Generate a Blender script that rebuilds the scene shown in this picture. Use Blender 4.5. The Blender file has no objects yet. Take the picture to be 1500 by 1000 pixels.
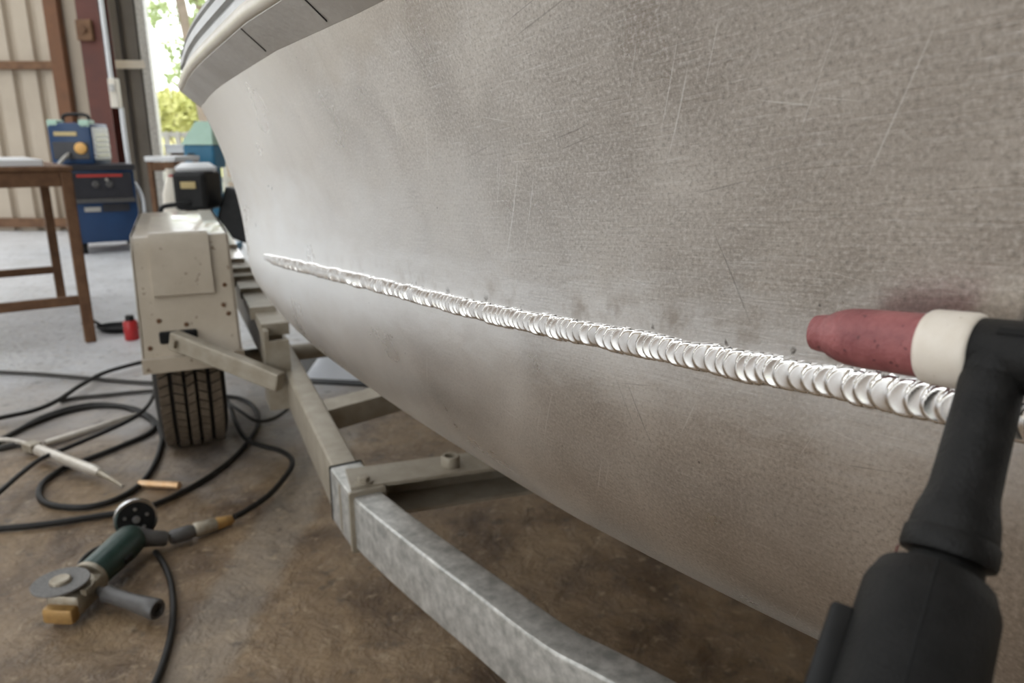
import bpy, bmesh, math, random
from mathutils import Vector, Matrix, noise as mnoise
random.seed(7)
R = math.radians
scene = bpy.context.scene
COL = scene.collection

# ------------------------------------------------------------------ camera
PITCH = R(14.8); FPX = 1083.0; CAMH = 0.95
cam = bpy.data.cameras.new('camera'); camo = bpy.data.objects.new('camera', cam); COL.objects.link(camo)
camo.location = (0, 0, CAMH); camo.rotation_euler = (R(90) - PITCH, 0, 0)
cam.sensor_width = 36; cam.lens = FPX / 1500 * 36; cam.clip_start = 0.01; cam.clip_end = 400
cam.dof.use_dof = True; cam.dof.focus_distance = 0.40; cam.dof.aperture_fstop = 12.5
scene.camera = camo
# ------------------------------------------------------------------ world, sun-less bright overcast sky
w = bpy.data.worlds.new('world'); scene.world = w; w.use_nodes = True
bg = w.node_tree.nodes['Background']; bg.inputs[0].default_value = (0.95, 0.98, 1.0, 1); bg.inputs[1].default_value = 2.6
scene.view_settings.view_transform = 'Standard'; scene.view_settings.look = 'None'
scene.view_settings.gamma = 1; scene.view_settings.use_curve_mapping = False
scene.view_settings.exposure = 0.18

ROOF_GAPS = (2, 3, 4, 7)  # roof bays left open, added to brighten the shed from above
# ------------------------------------------------------------------ camera-geometry helpers (photo pixel -> place)
FW = Vector((0, math.cos(PITCH), -math.sin(PITCH))); UP = Vector((0, math.sin(PITCH), math.cos(PITCH))); RT = Vector((1, 0, 0)); C0 = Vector((0, 0, CAMH))
def ray(x, y): return FW + RT * ((x - 750) / FPX) - UP * ((y - 500) / FPX)
def P(x, y, d): return C0 + ray(x, y) * d                      # at a depth
def Z(x, y, z=0.0):                                            # at a world height
    r = ray(x, y); return C0 + r * ((z - CAMH) / r.z)
def V(x, y, Y):                                                # on the plane world y = Y
    r = ray(x, y); return C0 + r * (Y / r.y)

# ------------------------------------------------------------------ materials
def nn(nt, t, **kw):
    n = nt.nodes.new(t)
    for k, v in kw.items(): setattr(n, k, v)
    return n
def mat(name, col, rough=0.6, metal=0.0, col2=None, scale=6.0, bump=0.0, bscale=60.0, spots=None, spot_scale=30, spot_lo=0.62, rvar=0.0, coat=0.0, stretch=None, spec=0.5):
    m = bpy.data.materials.new(name); m.use_nodes = True; nt = m.node_tree; b = nt.nodes['Principled BSDF']
    b.inputs['Base Color'].default_value = (*col, 1); b.inputs['Roughness'].default_value = rough; b.inputs['Metallic'].default_value = metal
    b.inputs['Specular IOR Level'].default_value = spec
    if coat: b.inputs['Coat Weight'].default_value = coat
    tc = nn(nt, 'ShaderNodeTexCoord'); vec = tc.outputs['Object']
    if stretch:
        mp = nn(nt, 'ShaderNodeMapping'); mp.inputs['Scale'].default_value = stretch; nt.links.new(vec, mp.inputs[0]); vec = mp.outputs[0]
    cur = None
    if col2:
        n = nn(nt, 'ShaderNodeTexNoise'); n.inputs['Scale'].default_value = scale; n.inputs['Detail'].default_value = 6; n.inputs['Roughness'].default_value = 0.62
        nt.links.new(vec, n.inputs['Vector'])
        r = nn(nt, 'ShaderNodeValToRGB'); r.color_ramp.elements[0].position = 0.36; r.color_ramp.elements[1].position = 0.66
        r.color_ramp.elements[0].color = (*col, 1); r.color_ramp.elements[1].color = (*col2, 1)
        nt.links.new(n.outputs['Fac'], r.inputs[0]); nt.links.new(r.outputs[0], b.inputs['Base Color']); cur = r.outputs[0]
        if rvar:
            ma = nn(nt, 'ShaderNodeMapRange'); ma.inputs[3].default_value = rough - rvar; ma.inputs[4].default_value = rough + rvar
            nt.links.new(n.outputs['Fac'], ma.inputs[0]); nt.links.new(ma.outputs[0], b.inputs['Roughness'])
    if spots:
        n = nn(nt, 'ShaderNodeTexNoise'); n.inputs['Scale'].default_value = spot_scale; n.inputs['Detail'].default_value = 3
        nt.links.new(vec, n.inputs['Vector'])
        r = nn(nt, 'ShaderNodeValToRGB'); r.color_ramp.elements[0].position = spot_lo; r.color_ramp.elements[1].position = spot_lo + 0.06
        r.color_ramp.elements[0].color = (0, 0, 0, 1); r.color_ramp.elements[1].color = (1, 1, 1, 1)
        mx = nn(nt, 'ShaderNodeMix', data_type='RGBA'); nt.links.new(n.outputs['Fac'], r.inputs[0]); nt.links.new(r.outputs[0], mx.inputs[0])
        if cur is not None: nt.links.new(cur, mx.inputs[6])
        else: mx.inputs[6].default_value = (*col, 1)
        mx.inputs[7].default_value = (*spots, 1); nt.links.new(mx.outputs[2], b.inputs['Base Color'])
    if bump:
        n = nn(nt, 'ShaderNodeTexNoise'); n.inputs['Scale'].default_value = bscale; n.inputs['Detail'].default_value = 4
        nt.links.new(vec, n.inputs['Vector'])
        bp = nn(nt, 'ShaderNodeBump'); bp.inputs['Strength'].default_value = bump; bp.inputs['Distance'].default_value = 0.01
        nt.links.new(n.outputs['Fac'], bp.inputs['Height']); nt.links.new(bp.outputs[0], b.inputs['Normal'])
    return m

def hull_material():
    m = bpy.data.materials.new('brushed_aluminium'); m.use_nodes = True; nt = m.node_tree; L = nt.links.new
    b = nt.nodes['Principled BSDF']
    uv = nn(nt, 'ShaderNodeUVMap'); uv.uv_map = 'girth'      # u = metres along the hull, v = metres above the weld
    sep = nn(nt, 'ShaderNodeSeparateXYZ'); L(uv.outputs[0], sep.inputs[0])
    def tex(sx, sy, scale, detail=5, rough=0.6, dist=0.0, rot=0.0):
        src = uv.outputs[0]
        if rot:
            vr = nn(nt, 'ShaderNodeVectorRotate', rotation_type='Z_AXIS'); vr.inputs['Angle'].default_value = R(rot); L(src, vr.inputs[0]); src = vr.outputs[0]
        mp = nn(nt, 'ShaderNodeMapping'); mp.inputs['Scale'].default_value = (sx, sy, 1); L(src, mp.inputs[0])
        n = nn(nt, 'ShaderNodeTexNoise'); n.inputs['Scale'].default_value = scale; n.inputs['Detail'].default_value = detail; n.inputs['Roughness'].default_value = rough
        n.inputs['Distortion'].default_value = dist; L(mp.outputs[0], n.inputs['Vector']); return n.outputs['Fac']
    def ramp(src, p0, p1, c0=(0, 0, 0), c1=(1, 1, 1)):
        r = nn(nt, 'ShaderNodeValToRGB'); r.color_ramp.elements[0].position = p0; r.color_ramp.elements[1].position = p1
        r.color_ramp.elements[0].color = (*c0, 1); r.color_ramp.elements[1].color = (*c1, 1); L(src, r.inputs[0]); return r.outputs[0]
    def math_(op, a, bb):
        n = nn(nt, 'ShaderNodeMath', operation=op)
        for i, v in enumerate((a, bb)):
            if isinstance(v, (int, float)): n.inputs[i].default_value = v
            else: L(v, n.inputs[i])
        return n.outputs[0]
    def mix(f, a, bb):
        n = nn(nt, 'ShaderNodeMix', data_type='RGBA')
        for i, v in ((0, f), (6, a), (7, bb)):
            if isinstance(v, tuple): n.inputs[i].default_value = (*v, 1)
            elif isinstance(v, (int, float)): n.inputs[i].default_value = v
            else: L(v, n.inputs[i])
        return n.outputs[2]
    cloud = tex(1, 1, 9, 6, 0.6, 0.4)
    col = ramp(cloud, 0.34, 0.68, (0.45, 0.405, 0.36), (0.70, 0.65, 0.595))
    grain = tex(1, 1, 480, 3, 0.7)                                     # fine sanded grain
    col = mix(math_('MULTIPLY', ramp(grain, 0.50, 0.66), 0.5), col, (0.86, 0.82, 0.78))
    col = mix(math_('MULTIPLY', ramp(grain, 0.34, 0.46, (1, 1, 1), (0, 0, 0)), 0.4), col, (0.2, 0.18, 0.16))
    scr = tex(6, 140, 5, 4, 0.6, 0.2)                                  # long sanding marks
    col = mix(math_('MULTIPLY', ramp(scr, 0.58, 0.70), 0.35), col, (0.88, 0.86, 0.84))
    for rot, lo, cc, st in ((62, 0.715, (0.92, 0.90, 0.87), 0.5), (-12, 0.715, (0.92, 0.90, 0.87), 0.5), (118, 0.725, (0.16, 0.14, 0.12), 0.55), (8, 0.71, (0.22, 0.19, 0.17), 0.4)):
        col = mix(math_('MULTIPLY', ramp(tex(4, 220, 2.2, 2, 0.4, 0.0, rot), lo, lo + 0.03), st), col, cc)
    run = math_('MULTIPLY', ramp(tex(95, 5, 1.0, 4, 0.6, 0.6), 0.57, 0.70), math_('MULTIPLY', ramp(sep.outputs[1], 0.07, 0.16), ramp(sep.outputs[0], 0.2, 0.5)))
    col = mix(math_('MULTIPLY', run, 0.5), col, (0.36, 0.32, 0.27))             # dirt runs below the gunwale
    rail_shade = ramp(math_('ADD', sep.outputs[1], math_('MULTIPLY', math_('SUBTRACT', tex(4, 6, 6, 5, 0.65, 0.5), 0.5), 0.06)), 0.168, 0.19)
    col = mix(math_('MULTIPLY', math_('MULTIPLY', rail_shade, ramp(sep.outputs[0], 0.2, 0.4)), 0.45), col, (0.42, 0.34, 0.25))  # brown shadow line beneath the rub rail, painted into the hull colour
    blot = ramp(tex(1, 1.4, 4.5, 6, 0.6, 0.9), 0.5, 0.7)
    col = mix(math_('MULTIPLY', blot, 0.40), col, (0.38, 0.345, 0.31))
    # white etched oxide band beside the bead (cathodic cleaning), with a ragged limit
    av = math_('ABSOLUTE', sep.outputs[1], 0)
    edge = math_('ADD', av, math_('MULTIPLY', math_('SUBTRACT', tex(1, 3, 26, 5, 0.65, 0.5), 0.5), 0.075))
    etch = ramp(edge, 0.006, 0.040, (1, 1, 1), (0, 0, 0))
    wide = ramp(math_('ADD', av, math_('MULTIPLY', math_('SUBTRACT', tex(1, 2, 9, 5, 0.6, 0.4), 0.5), 0.12)), 0.02, 0.13, (1, 1, 1), (0, 0, 0))
    # cleaned band whitened further towards the stern, painting in the bright reflection there
    along = ramp(sep.outputs[0], 0.02, 0.75); inv = math_('SUBTRACT', 1.0, along)
    pale = ramp(math_('ADD', sep.outputs[0], math_('MULTIPLY', math_('SUBTRACT', tex(1, 1, 5, 5, 0.6, 0.5), 0.5), 0.9)), 0.25, 0.85)
    col = mix(math_('MULTIPLY', pale, 0.8), col, (0.74, 0.70, 0.65))          # paler towards the stern: bright reflections put into the colour
    col = mix(math_('MULTIPLY', math_('MULTIPLY', wide, along), 0.85), col, (0.93, 0.94, 0.95))
    col = mix(math_('MULTIPLY', etch, 0.55), col, (0.92, 0.92, 0.92))
    # soot pits along the upper toe of the bead
    sv = ramp(math_('ABSOLUTE', math_('SUBTRACT', sep.outputs[1], 0.0092), 0), 0.0008, 0.0035, (1, 1, 1), (0, 0, 0))
    pit = ramp(tex(1, 0.7, 85, 3, 0.6, 0.3), 0.60, 0.66)
    col = mix(math_('MULTIPLY', math_('MULTIPLY', sv, pit), math_('MULTIPLY', inv, 0.95)), col, (0.05, 0.035, 0.02))
    brown = ramp(math_('ABSOLUTE', math_('SUBTRACT', sep.outputs[1], 0.014), 0), 0.002, 0.014, (1, 1, 1), (0, 0, 0))
    col = mix(math_('MULTIPLY', math_('MULTIPLY', brown, ramp(tex(1, 0.8, 40, 3), 0.5, 0.64)), math_('MULTIPLY', inv, 0.55)), col, (0.24, 0.17, 0.11))
    # stray pin holes
    vor = nn(nt, 'ShaderNodeTexVoronoi'); vor.inputs['Scale'].default_value = 38; L(uv.outputs[0], vor.inputs['Vector'])
    col = mix(math_('MULTIPLY', ramp(vor.outputs['Distance'], 0.020, 0.035, (1, 1, 1), (0, 0, 0)), 0.6), col, (0.06, 0.05, 0.04))
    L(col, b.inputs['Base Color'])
    mt = nn(nt, 'ShaderNodeMapRange'); mt.inputs[3].default_value = 0.88; mt.inputs[4].default_value = 0.62; L(pale, mt.inputs[0]); L(mt.outputs[0], b.inputs['Metallic'])
    rr = nn(nt, 'ShaderNodeMapRange'); rr.inputs[1].default_value = 0.3; rr.inputs[2].default_value = 0.7; rr.inputs[3].default_value = 0.25; rr.inputs[4].default_value = 0.38
    L(cloud, rr.inputs[0]); L(rr.outputs[0], b.inputs['Roughness'])
    h = math_('ADD', math_('MULTIPLY', grain, 0.5), math_('MULTIPLY', scr, 0.6))
    h = math_('ADD', h, math_('MULTIPLY', tex(1, 1, 150, 4, 0.6), 0.8))
    bp = nn(nt, 'ShaderNodeBump'); bp.inputs['Strength'].default_value = 0.30; bp.inputs['Distance'].default_value = 0.0005
    L(h, bp.inputs['Height']); L(bp.outputs[0], b.inputs['Normal'])
    return m

def floor_material():
    m = bpy.data.materials.new('worn_concrete'); m.use_nodes = True; nt = m.node_tree; L = nt.links.new
    b = nt.nodes['Principled BSDF']; tc = nn(nt, 'ShaderNodeTexCoord')
    def tex(scale, detail=6, rough=0.6, dist=0.0):
        n = nn(nt, 'ShaderNodeTexNoise'); n.inputs['Scale'].default_value = scale; n.inputs['Detail'].default_value = detail; n.inputs['Roughness'].default_value = rough; n.inputs['Distortion'].default_value = dist
        L(tc.outputs['Object'], n.inputs['Vector']); return n.outputs['Fac']
    def ramp(src, p0, p1, c0=(0, 0, 0), c1=(1, 1, 1)):
        r = nn(nt, 'ShaderNodeValToRGB'); r.color_ramp.elements[0].position = p0; r.color_ramp.elements[1].position = p1
        r.color_ramp.elements[0].color = (*c0, 1); r.color_ramp.elements[1].color = (*c1, 1); L(src, r.inputs[0]); return r.outputs[0]
    def mth(op, a, bb, clamp=False):
        n = nn(nt, 'ShaderNodeMath', operation=op); n.use_clamp = clamp
        for i, v in enumerate((a, bb)):
            if isinstance(v, (int, float)): n.inputs[i].default_value = v
            else: L(v, n.inputs[i])
        return n.outputs[0]
    def mix(f, a, bb):
        n = nn(nt, 'ShaderNodeMix', data_type='RGBA')
        for i, v in ((0, f), (6, a), (7, bb)):
            if isinstance(v, tuple): n.inputs[i].default_value = (*v, 1)
            elif isinstance(v, (int, float)): n.inputs[i].default_value = v
            else: L(v, n.inputs[i])
        return n.outputs[2]
    sep = nn(nt, 'ShaderNodeSeparateXYZ'); L(tc.outputs['Object'], sep.inputs[0])
    earth = ramp(tex(5, 8, 0.65, 0.5), 0.33, 0.70, (0.085, 0.048, 0.022), (0.32, 0.22, 0.125))
    grey = ramp(tex(3.5, 7, 0.6, 0.3), 0.3, 0.7, (0.50, 0.50, 0.50), (0.68, 0.685, 0.70))
    # trodden earth stains near the trailer, cleaner concrete towards the wall
    f = mth('ADD', mth('MULTIPLY', mth('SUBTRACT', sep.outputs[1], 2.0), 0.62), mth('MULTIPLY', mth('SUBTRACT', tex(1.3, 5, 0.6, 0.4), 0.5), 1.9), True)
    f = mth('ADD', f, mth('MULTIPLY', mth('SUBTRACT', -1.5, sep.outputs[0]), 0.5, True), True)
    f = mth('SUBTRACT', f, mth('MULTIPLY', mth('ADD', sep.outputs[0], 0.75), 1.6, True), True)  # earth tone carried under the boat, its shadow deepened in the colour
    col = mix(f, earth, grey)
    # a trowelled grey repair strip
    sx = mth('SUBTRACT', sep.outputs[0], -0.60); sx = mth('ABSOLUTE', mth('ADD', sx, mth('MULTIPLY', mth('SUBTRACT', tex(14, 4), 0.5), 0.07)), 0)
    strip = mth('MULTIPLY', ramp(sx, 0.055, 0.085, (1, 1, 1), (0, 0, 0)), ramp(mth('ADD', sep.outputs[1], mth('MULTIPLY', tex(9), 0.2)), 1.50, 1.68, (1, 1, 1), (0, 0, 0)))
    col = mix(mth('MULTIPLY', strip, 0.35), col, (0.33, 0.30, 0.26))
    # dark oil spots
    col = mix(mth('MULTIPLY', ramp(tex(18, 5, 0.6), 0.58, 0.68), 0.6), col, (0.055, 0.04, 0.03))
    col = mix(mth('MULTIPLY', ramp(tex(34, 5, 0.65), 0.57, 0.68), 0.6), col, (0.44, 0.34, 0.225))
    L(col, b.inputs['Base Color'])
    rr = nn(nt, 'ShaderNodeMapRange'); rr.inputs[3].default_value = 0.22; rr.inputs[4].default_value = 0.58
    L(tex(7, 5), rr.inputs[0]); L(rr.outputs[0], b.inputs['Roughness'])
    bp = nn(nt, 'ShaderNodeBump'); bp.inputs['Strength'].default_value = 0.8; bp.inputs['Distance'].default_value = 0.014
    L(mth('ADD', tex(16, 8, 0.65, 0.6), mth('MULTIPLY', tex(90, 3), 0.2)), bp.inputs['Height']); L(bp.outputs[0], b.inputs['Normal'])
    return m

M = {}
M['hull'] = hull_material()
M['floor'] = floor_material()
M['bead'] = mat('weld_metal', (0.92, 0.91, 0.90), 0.18, 1.0, (0.80, 0.78, 0.76), 60, 0.0, 700, rvar=0.05)
M['rubrail'] = mat('rub_rail_grey', (0.50, 0.475, 0.44), 0.42, 0.35, (0.62, 0.60, 0.57), 9, 0.1, 120)
M['fascia'] = mat('fascia_grey', (0.33, 0.33, 0.33), 0.4, 0.2, (0.42, 0.42, 0.42), 14, 0.05, 120)
M['cream_bead'] = mat('cream_edge', (0.62, 0.57, 0.49), 0.4, 0.1, (0.54, 0.49, 0.42), 20)
M['ceramic'] = mat('pink_ceramic', (0.36, 0.125, 0.125), 0.5, 0, (0.21, 0.062, 0.066), 95, 0.15, 500, spots=(0.10, 0.03, 0.034), spot_scale=330, spot_lo=0.645)
M['ring'] = mat('ivory_ring', (0.80, 0.74, 0.66), 0.42, 0, (0.73, 0.66, 0.57), 90, 0.05, 500, spots=(0.45, 0.36, 0.27), spot_scale=300, spot_lo=0.70)
M['rubber'] = mat('black_rubber', (0.006, 0.0058, 0.0056), 0.5, 0, (0.014, 0.0135, 0.013), 110, 0.18, 900, rvar=0.08, spec=0.22)
M['handle'] = mat('handle_plastic', (0.006, 0.0058, 0.0056), 0.5, 0, (0.013, 0.0125, 0.012), 90, 0.22, 1300, rvar=0.08, spec=0.20)
M['black'] = mat('black_paint', (0.006, 0.006, 0.006), 0.45, 0, (0.012, 0.012, 0.012), 40, spec=0.3)
M['gap'] = mat('dark_gap', (0.004, 0.004, 0.004), 0.9)
M['red_wire'] = mat('red_wire', (0.10, 0.012, 0.012), 0.6)
M['galv'] = mat('galvanised', (0.36, 0.36, 0.34), 0.40, 0.45, (0.66, 0.65, 0.62), 46, 0.06, 200, rvar=0.10)
M['galv_old'] = mat('galvanised_dull', (0.29, 0.25, 0.19), 0.5, 0.2, (0.37, 0.33, 0.265), 22, 0.08, 150)
M['edge'] = mat('bright_edge', (0.80, 0.80, 0.78), 0.3, 0.7)
M['fender'] = mat('fender_paint', (0.42, 0.355, 0.275), 0.32, 0, (0.50, 0.435, 0.345), 7, 0.05, 60, spots=(0.14, 0.09, 0.05), spot_scale=40, spot_lo=0.66, coat=0.6)
M['tread'] = mat('dusty_tread', (0.10, 0.075, 0.05), 0.9, 0, (0.15, 0.115, 0.08), 30, 0.3, 150)
M['tyre'] = mat('tyre_rubber', (0.010, 0.009, 0.008), 0.85, 0, (0.018, 0.015, 0.012), 30, 0.3, 150)
M['steel'] = mat('steel', (0.55, 0.55, 0.55), 0.35, 0.9, (0.40, 0.39, 0.37), 30)
M['chrome'] = mat('chrome', (0.75, 0.75, 0.76), 0.18, 1.0)
M['rust'] = mat('rusty_steel', (0.115, 0.055, 0.026), 0.7, 0.2, (0.19, 0.10, 0.05), 14, 0.15, 90)
M['rust_orange'] = mat('rusty_orange', (0.17, 0.072, 0.030), 0.7, 0, (0.13, 0.058, 0.026), 6)
M['red_oxide'] = mat('red_oxide', (0.12, 0.034, 0.022), 0.6, 0, (0.09, 0.028, 0.02), 4)
M['wall'] = mat('beige_sheet', (0.40, 0.335, 0.26), 0.55, 0, (0.46, 0.39, 0.305), 1.6)
M['wall_dark'] = mat('grey_sheet', (0.13, 0.12, 0.11), 0.5, 0.1, (0.17, 0.16, 0.145), 2.0)
M['cream'] = mat('cream_plastic', (0.66, 0.61, 0.52), 0.5, 0, (0.72, 0.67, 0.58), 5)
M['white'] = mat('white_paint', (0.78, 0.79, 0.80), 0.4, 0, (0.70, 0.71, 0.72), 6)
M['blue'] = mat('blue_paint', (0.007, 0.036, 0.105), 0.4, 0, (0.010, 0.047, 0.13), 5)
M['blue_lt'] = mat('pale_blue_paint', (0.17, 0.30, 0.46), 0.45, 0, (0.22, 0.35, 0.50), 5)
M['teal'] = mat('teal_paint', (0.02, 0.14, 0.25), 0.4, 0, (0.03, 0.17, 0.29), 6)
M['pale_green'] = mat('pale_green_paint', (0.38, 0.56, 0.45), 0.5, 0, (0.44, 0.62, 0.52), 8)
M['panel'] = mat('dark_panel', (0.022, 0.022, 0.028), 0.4, 0, (0.03, 0.03, 0.036), 9)
M['plate'] = mat('label_plate', (0.42, 0.40, 0.36), 0.5)
M['amber'] = mat('amber_dial', (0.75, 0.42, 0.12), 0.45)
M['gold_text'] = mat('gold_lettering', (0.55, 0.43, 0.20), 0.5)
M['red_text'] = mat('red_stripe', (0.45, 0.04, 0.03), 0.5)
M['green_body'] = mat('dark_green_plastic', (0.018, 0.045, 0.038), 0.35, 0, (0.03, 0.06, 0.05), 40, 0.05, 300)
M['cast'] = mat('cast_alloy', (0.42, 0.38, 0.31), 0.45, 0.6, (0.32, 0.27, 0.20), 60, 0.1, 300)
M['amber_alloy'] = mat('amber_alloy', (0.48, 0.29, 0.10), 0.45, 0.3, (0.36, 0.21, 0.08), 50)
M['disc'] = mat('abrasive', (0.17, 0.165, 0.16), 0.8, 0, (0.25, 0.24, 0.23), 160, 0.3, 900)
M['grey_plastic'] = mat('grey_plastic', (0.075, 0.070, 0.068), 0.4, 0, (0.10, 0.095, 0.09), 50)
M['cable'] = mat('cable_rubber', (0.010, 0.009, 0.008), 0.5, 0, (0.018, 0.016, 0.014), 20, spec=0.3)
M['cable_grey'] = mat('cable_grey', (0.04, 0.037, 0.033), 0.5, 0, (0.06, 0.055, 0.05), 20, spec=0.3)
M['rod'] = mat('dull_rod', (0.52, 0.47, 0.40), 0.4, 0.5, (0.62, 0.58, 0.52), 30)
M['copper'] = mat('copper_rod', (0.60, 0.36, 0.18), 0.4, 0.6, (0.66, 0.46, 0.28), 40)
M['sheet'] = mat('white_sheet', (0.72, 0.75, 0.80), 0.6, 0, (0.78, 0.80, 0.84), 6)
M['red'] = mat('red_plastic', (0.42, 0.02, 0.02), 0.4)
M['grass'] = mat('dry_grass', (0.66, 0.62, 0.24), 0.9, 0, (0.58, 0.58, 0.22), 0.7)
M['yard'] = mat('yard_ground', (0.42, 0.40, 0.34), 0.9, 0, (0.36, 0.38, 0.24), 0.6)
M['leaf_y'] = mat('sunlit_leaf', (0.48, 0.50, 0.15), 0.7, 0, (0.62, 0.60, 0.26), 1.3)
M['leaf'] = mat('green_leaf', (0.36, 0.45, 0.20), 0.7, 0, (0.48, 0.56, 0.28), 1.5)
M['bark'] = mat('bark', (0.30, 0.24, 0.19), 0.9, 0, (0.22, 0.18, 0.14), 5)
M['fence'] = mat('weathered_fence', (0.34, 0.33, 0.31), 0.8, 0, (0.42, 0.41, 0.38), 4)

# ------------------------------------------------------------------ mesh helpers
class MB:
    def __init__(s): s.v = []; s.f = []; s.uv = None
    def add(s, vs, fs):
        k = len(s.v); s.v += [Vector(q) for q in vs]; s.f += [tuple(i + k for i in f) for f in fs]; return s
    def box(s, c, size, rot=None, bev=0.0):
        """box, optionally with bevelled edges (chamfer) - c centre, size full"""
        hx, hy, hz = (q / 2 for q in size); c = Vector(c)
        if not bev:
            vs = [Vector((x, y, z)) for x in (-hx, hx) for y in (-hy, hy) for z in (-hz, hz)]
            fs = [(0, 1, 3, 2), (4, 6, 7, 5), (0, 4, 5, 1), (2, 3, 7, 6), (0, 2, 6, 4), (1, 5, 7, 3)]
        else:
            bm = bmesh.new(); bmesh.ops.create_cube(bm, size=1.0)
            for q in bm.verts: q.co = Vector((q.co.x * 2 * hx, q.co.y * 2 * hy, q.co.z * 2 * hz))
            bmesh.ops.bevel(bm, geom=bm.edges[:], offset=bev, segments=2, profile=0.5, affect='EDGES')
            bm.verts.index_update(); vs = [q.co.copy() for q in bm.verts]; fs = [tuple(q.index for q in f.verts) for f in bm.faces]; bm.free()
        if rot is not None: vs = [rot @ q for q in vs]
        return s.add([q + c for q in vs], fs)
    def lathe(s, a, b, prof, n=32, ell=1.0, side=None, cap=True):
        """profile [(t 0..1 along a->b (or metres if >1 not used), radius)]"""
        a = Vector(a); b = Vector(b); d = (b - a); Ln = d.length; d.normalize()
        u = Vector(side) if side is not None else (Vector((0, 0, 1)) if abs(d.z) < 0.9 else Vector((1, 0, 0)))
        u = (u - d * u.dot(d)).normalized(); v = d.cross(u)
        vs = []; fs = []
        for t, r in prof:
            for i in range(n):
                an = 2 * math.pi * i / n; vs.append(a + d * (t * Ln) + u * (r * math.cos(an)) + v * (r * ell * math.sin(an)))
        for j in range(len(prof) - 1):
            for i in range(n):
                i2 = (i + 1) % n; fs.append((j * n + i, j * n + i2, (j + 1) * n + i2, (j + 1) * n + i))
        if cap:
            fs.append(tuple(range(n - 1, -1, -1))); k = (len(prof) - 1) * n; fs.append(tuple(range(k, k + n)))
        return s.add(vs, fs)
    def cyl(s, a, b, r, n=16, r2=None): return s.lathe(a, b, [(0, r), (1, r if r2 is None else r2)], n)
    def tube(s, pts, r, n=10, closed=False):
        pts = [Vector(q) for q in pts]; N = len(pts); vs = []; fs = []; u = None
        for i, q in enumerate(pts):
            d = (pts[min(i + 1, N - 1)] - pts[max(i - 1, 0)]).normalized()
            if u is None: u = Vector((0, 0, 1)) if abs(d.z) < 0.9 else Vector((1, 0, 0))
            u = (u - d * u.dot(d)).normalized(); v = d.cross(u); rr = r[i] if isinstance(r, (list, tuple)) else r
            for k in range(n):
                an = 2 * math.pi * k / n; vs.append(q + u * (rr * math.cos(an)) + v * (rr * math.sin(an)))
        for i in range(N - 1):
            for k in range(n): fs.append((i * n + k, i * n + (k + 1) % n, (i + 1) * n + (k + 1) % n, (i + 1) * n + k))
        fs.append(tuple(range(n - 1, -1, -1))); fs.append(tuple(range((N - 1) * n, N * n)))
        return s.add(vs, fs)
    def railsweep(s, path, prof, closed_prof=True, caps=True):
        """sweep a 2-D profile (out, up) along a plan path; out is to the LEFT of travel"""
        N = len(path); n = len(prof); vs = []; fs = []
        for i, q in enumerate(path):
            q = Vector(q); a = Vector(path[max(i - 1, 0)]); b = Vector(path[min(i + 1, N - 1)]); d = (b - a); d.z = 0; d.normalize(); lf = Vector((-d.y, d.x, 0))
            for o, z in prof: vs.append(q + lf * o + Vector((0, 0, z)))
        m = n if closed_prof else n - 1
        for i in range(N - 1):
            for k in range(m): fs.append((i * n + k, (i + 1) * n + k, (i + 1) * n + (k + 1) % n, i * n + (k + 1) % n))
        if closed_prof and caps: fs.append(tuple(range(n))); fs.append(tuple(range((N - 1) * n + n - 1, (N - 1) * n - 1, -1)))
        return s.add(vs, fs)
    def hexa(s, b4, t4):
        """box from 4 bottom + 4 top corners (same order)"""
        return s.add(list(b4) + list(t4), [(3, 2, 1, 0), (4, 5, 6, 7), (0, 1, 5, 4), (1, 2, 6, 5), (2, 3, 7, 6), (3, 0, 4, 7)])
    def build(s, name, m, parent=None, smooth=None, world=True):
        """smooth: angle in degrees for auto smooth, None = flat"""
        me = bpy.data.meshes.new(name)
        vs = s.v
        if parent is not None and world:
            inv = WM(parent).inverted(); vs = [inv @ q for q in vs]
        me.from_pydata([tuple(q) for q in vs], [], s.f); me.update()
        bm = bmesh.new(); bm.from_mesh(me); bmesh.ops.recalc_face_normals(bm, faces=bm.faces[:]); bm.to_mesh(me); bm.free()
        if smooth is not None:
            me.polygons.foreach_set('use_smooth', [True] * len(me.polygons)); me.set_sharp_from_angle(angle=R(smooth))
        me.materials.append(M[m] if isinstance(m, str) else m)
        o = bpy.data.objects.new(name, me); COL.objects.link(o)
        if parent is not None: o.parent = parent
        return o
def WM(o):
    m = Matrix.LocRotScale(o.location, o.rotation_euler, None)
    return WM(o.parent) @ m if o.parent is not None else m
def tag(o, label=None, cat=None, group=None, kind=None):
    if label: o['label'] = label
    if cat: o['category'] = cat
    if group: o['group'] = group
    if kind: o['kind'] = kind
    return o
def thing(name, label, cat, loc=(0, 0, 0), rz=0.0, group=None):
    o = bpy.data.objects.new(name, None); COL.objects.link(o); o.location = loc; o.rotation_euler = (0, 0, rz); o.empty_display_size = 0.1
    return tag(o, label, cat, group)
def struct(name, label):
    o = bpy.data.objects.new(name, None); COL.objects.link(o); return tag(o, label, None, None, 'structure')
def spline(pts, k=8):
    pts = [Vector(q) for q in pts]; out = []
    for i in range(len(pts) - 1):
        p0 = pts[max(i - 1, 0)]; p1 = pts[i]; p2 = pts[i + 1]; p3 = pts[min(i + 2, len(pts) - 1)]
        for j in range(k):
            t = j / k; out.append(0.5 * ((2 * p1) + (p2 - p0) * t + (2 * p0 - 5 * p1 + 4 * p2 - p3) * t * t + (3 * p1 - p0 - 3 * p2 + p3) * t ** 3))
    out.append(pts[-1]); return out
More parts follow.
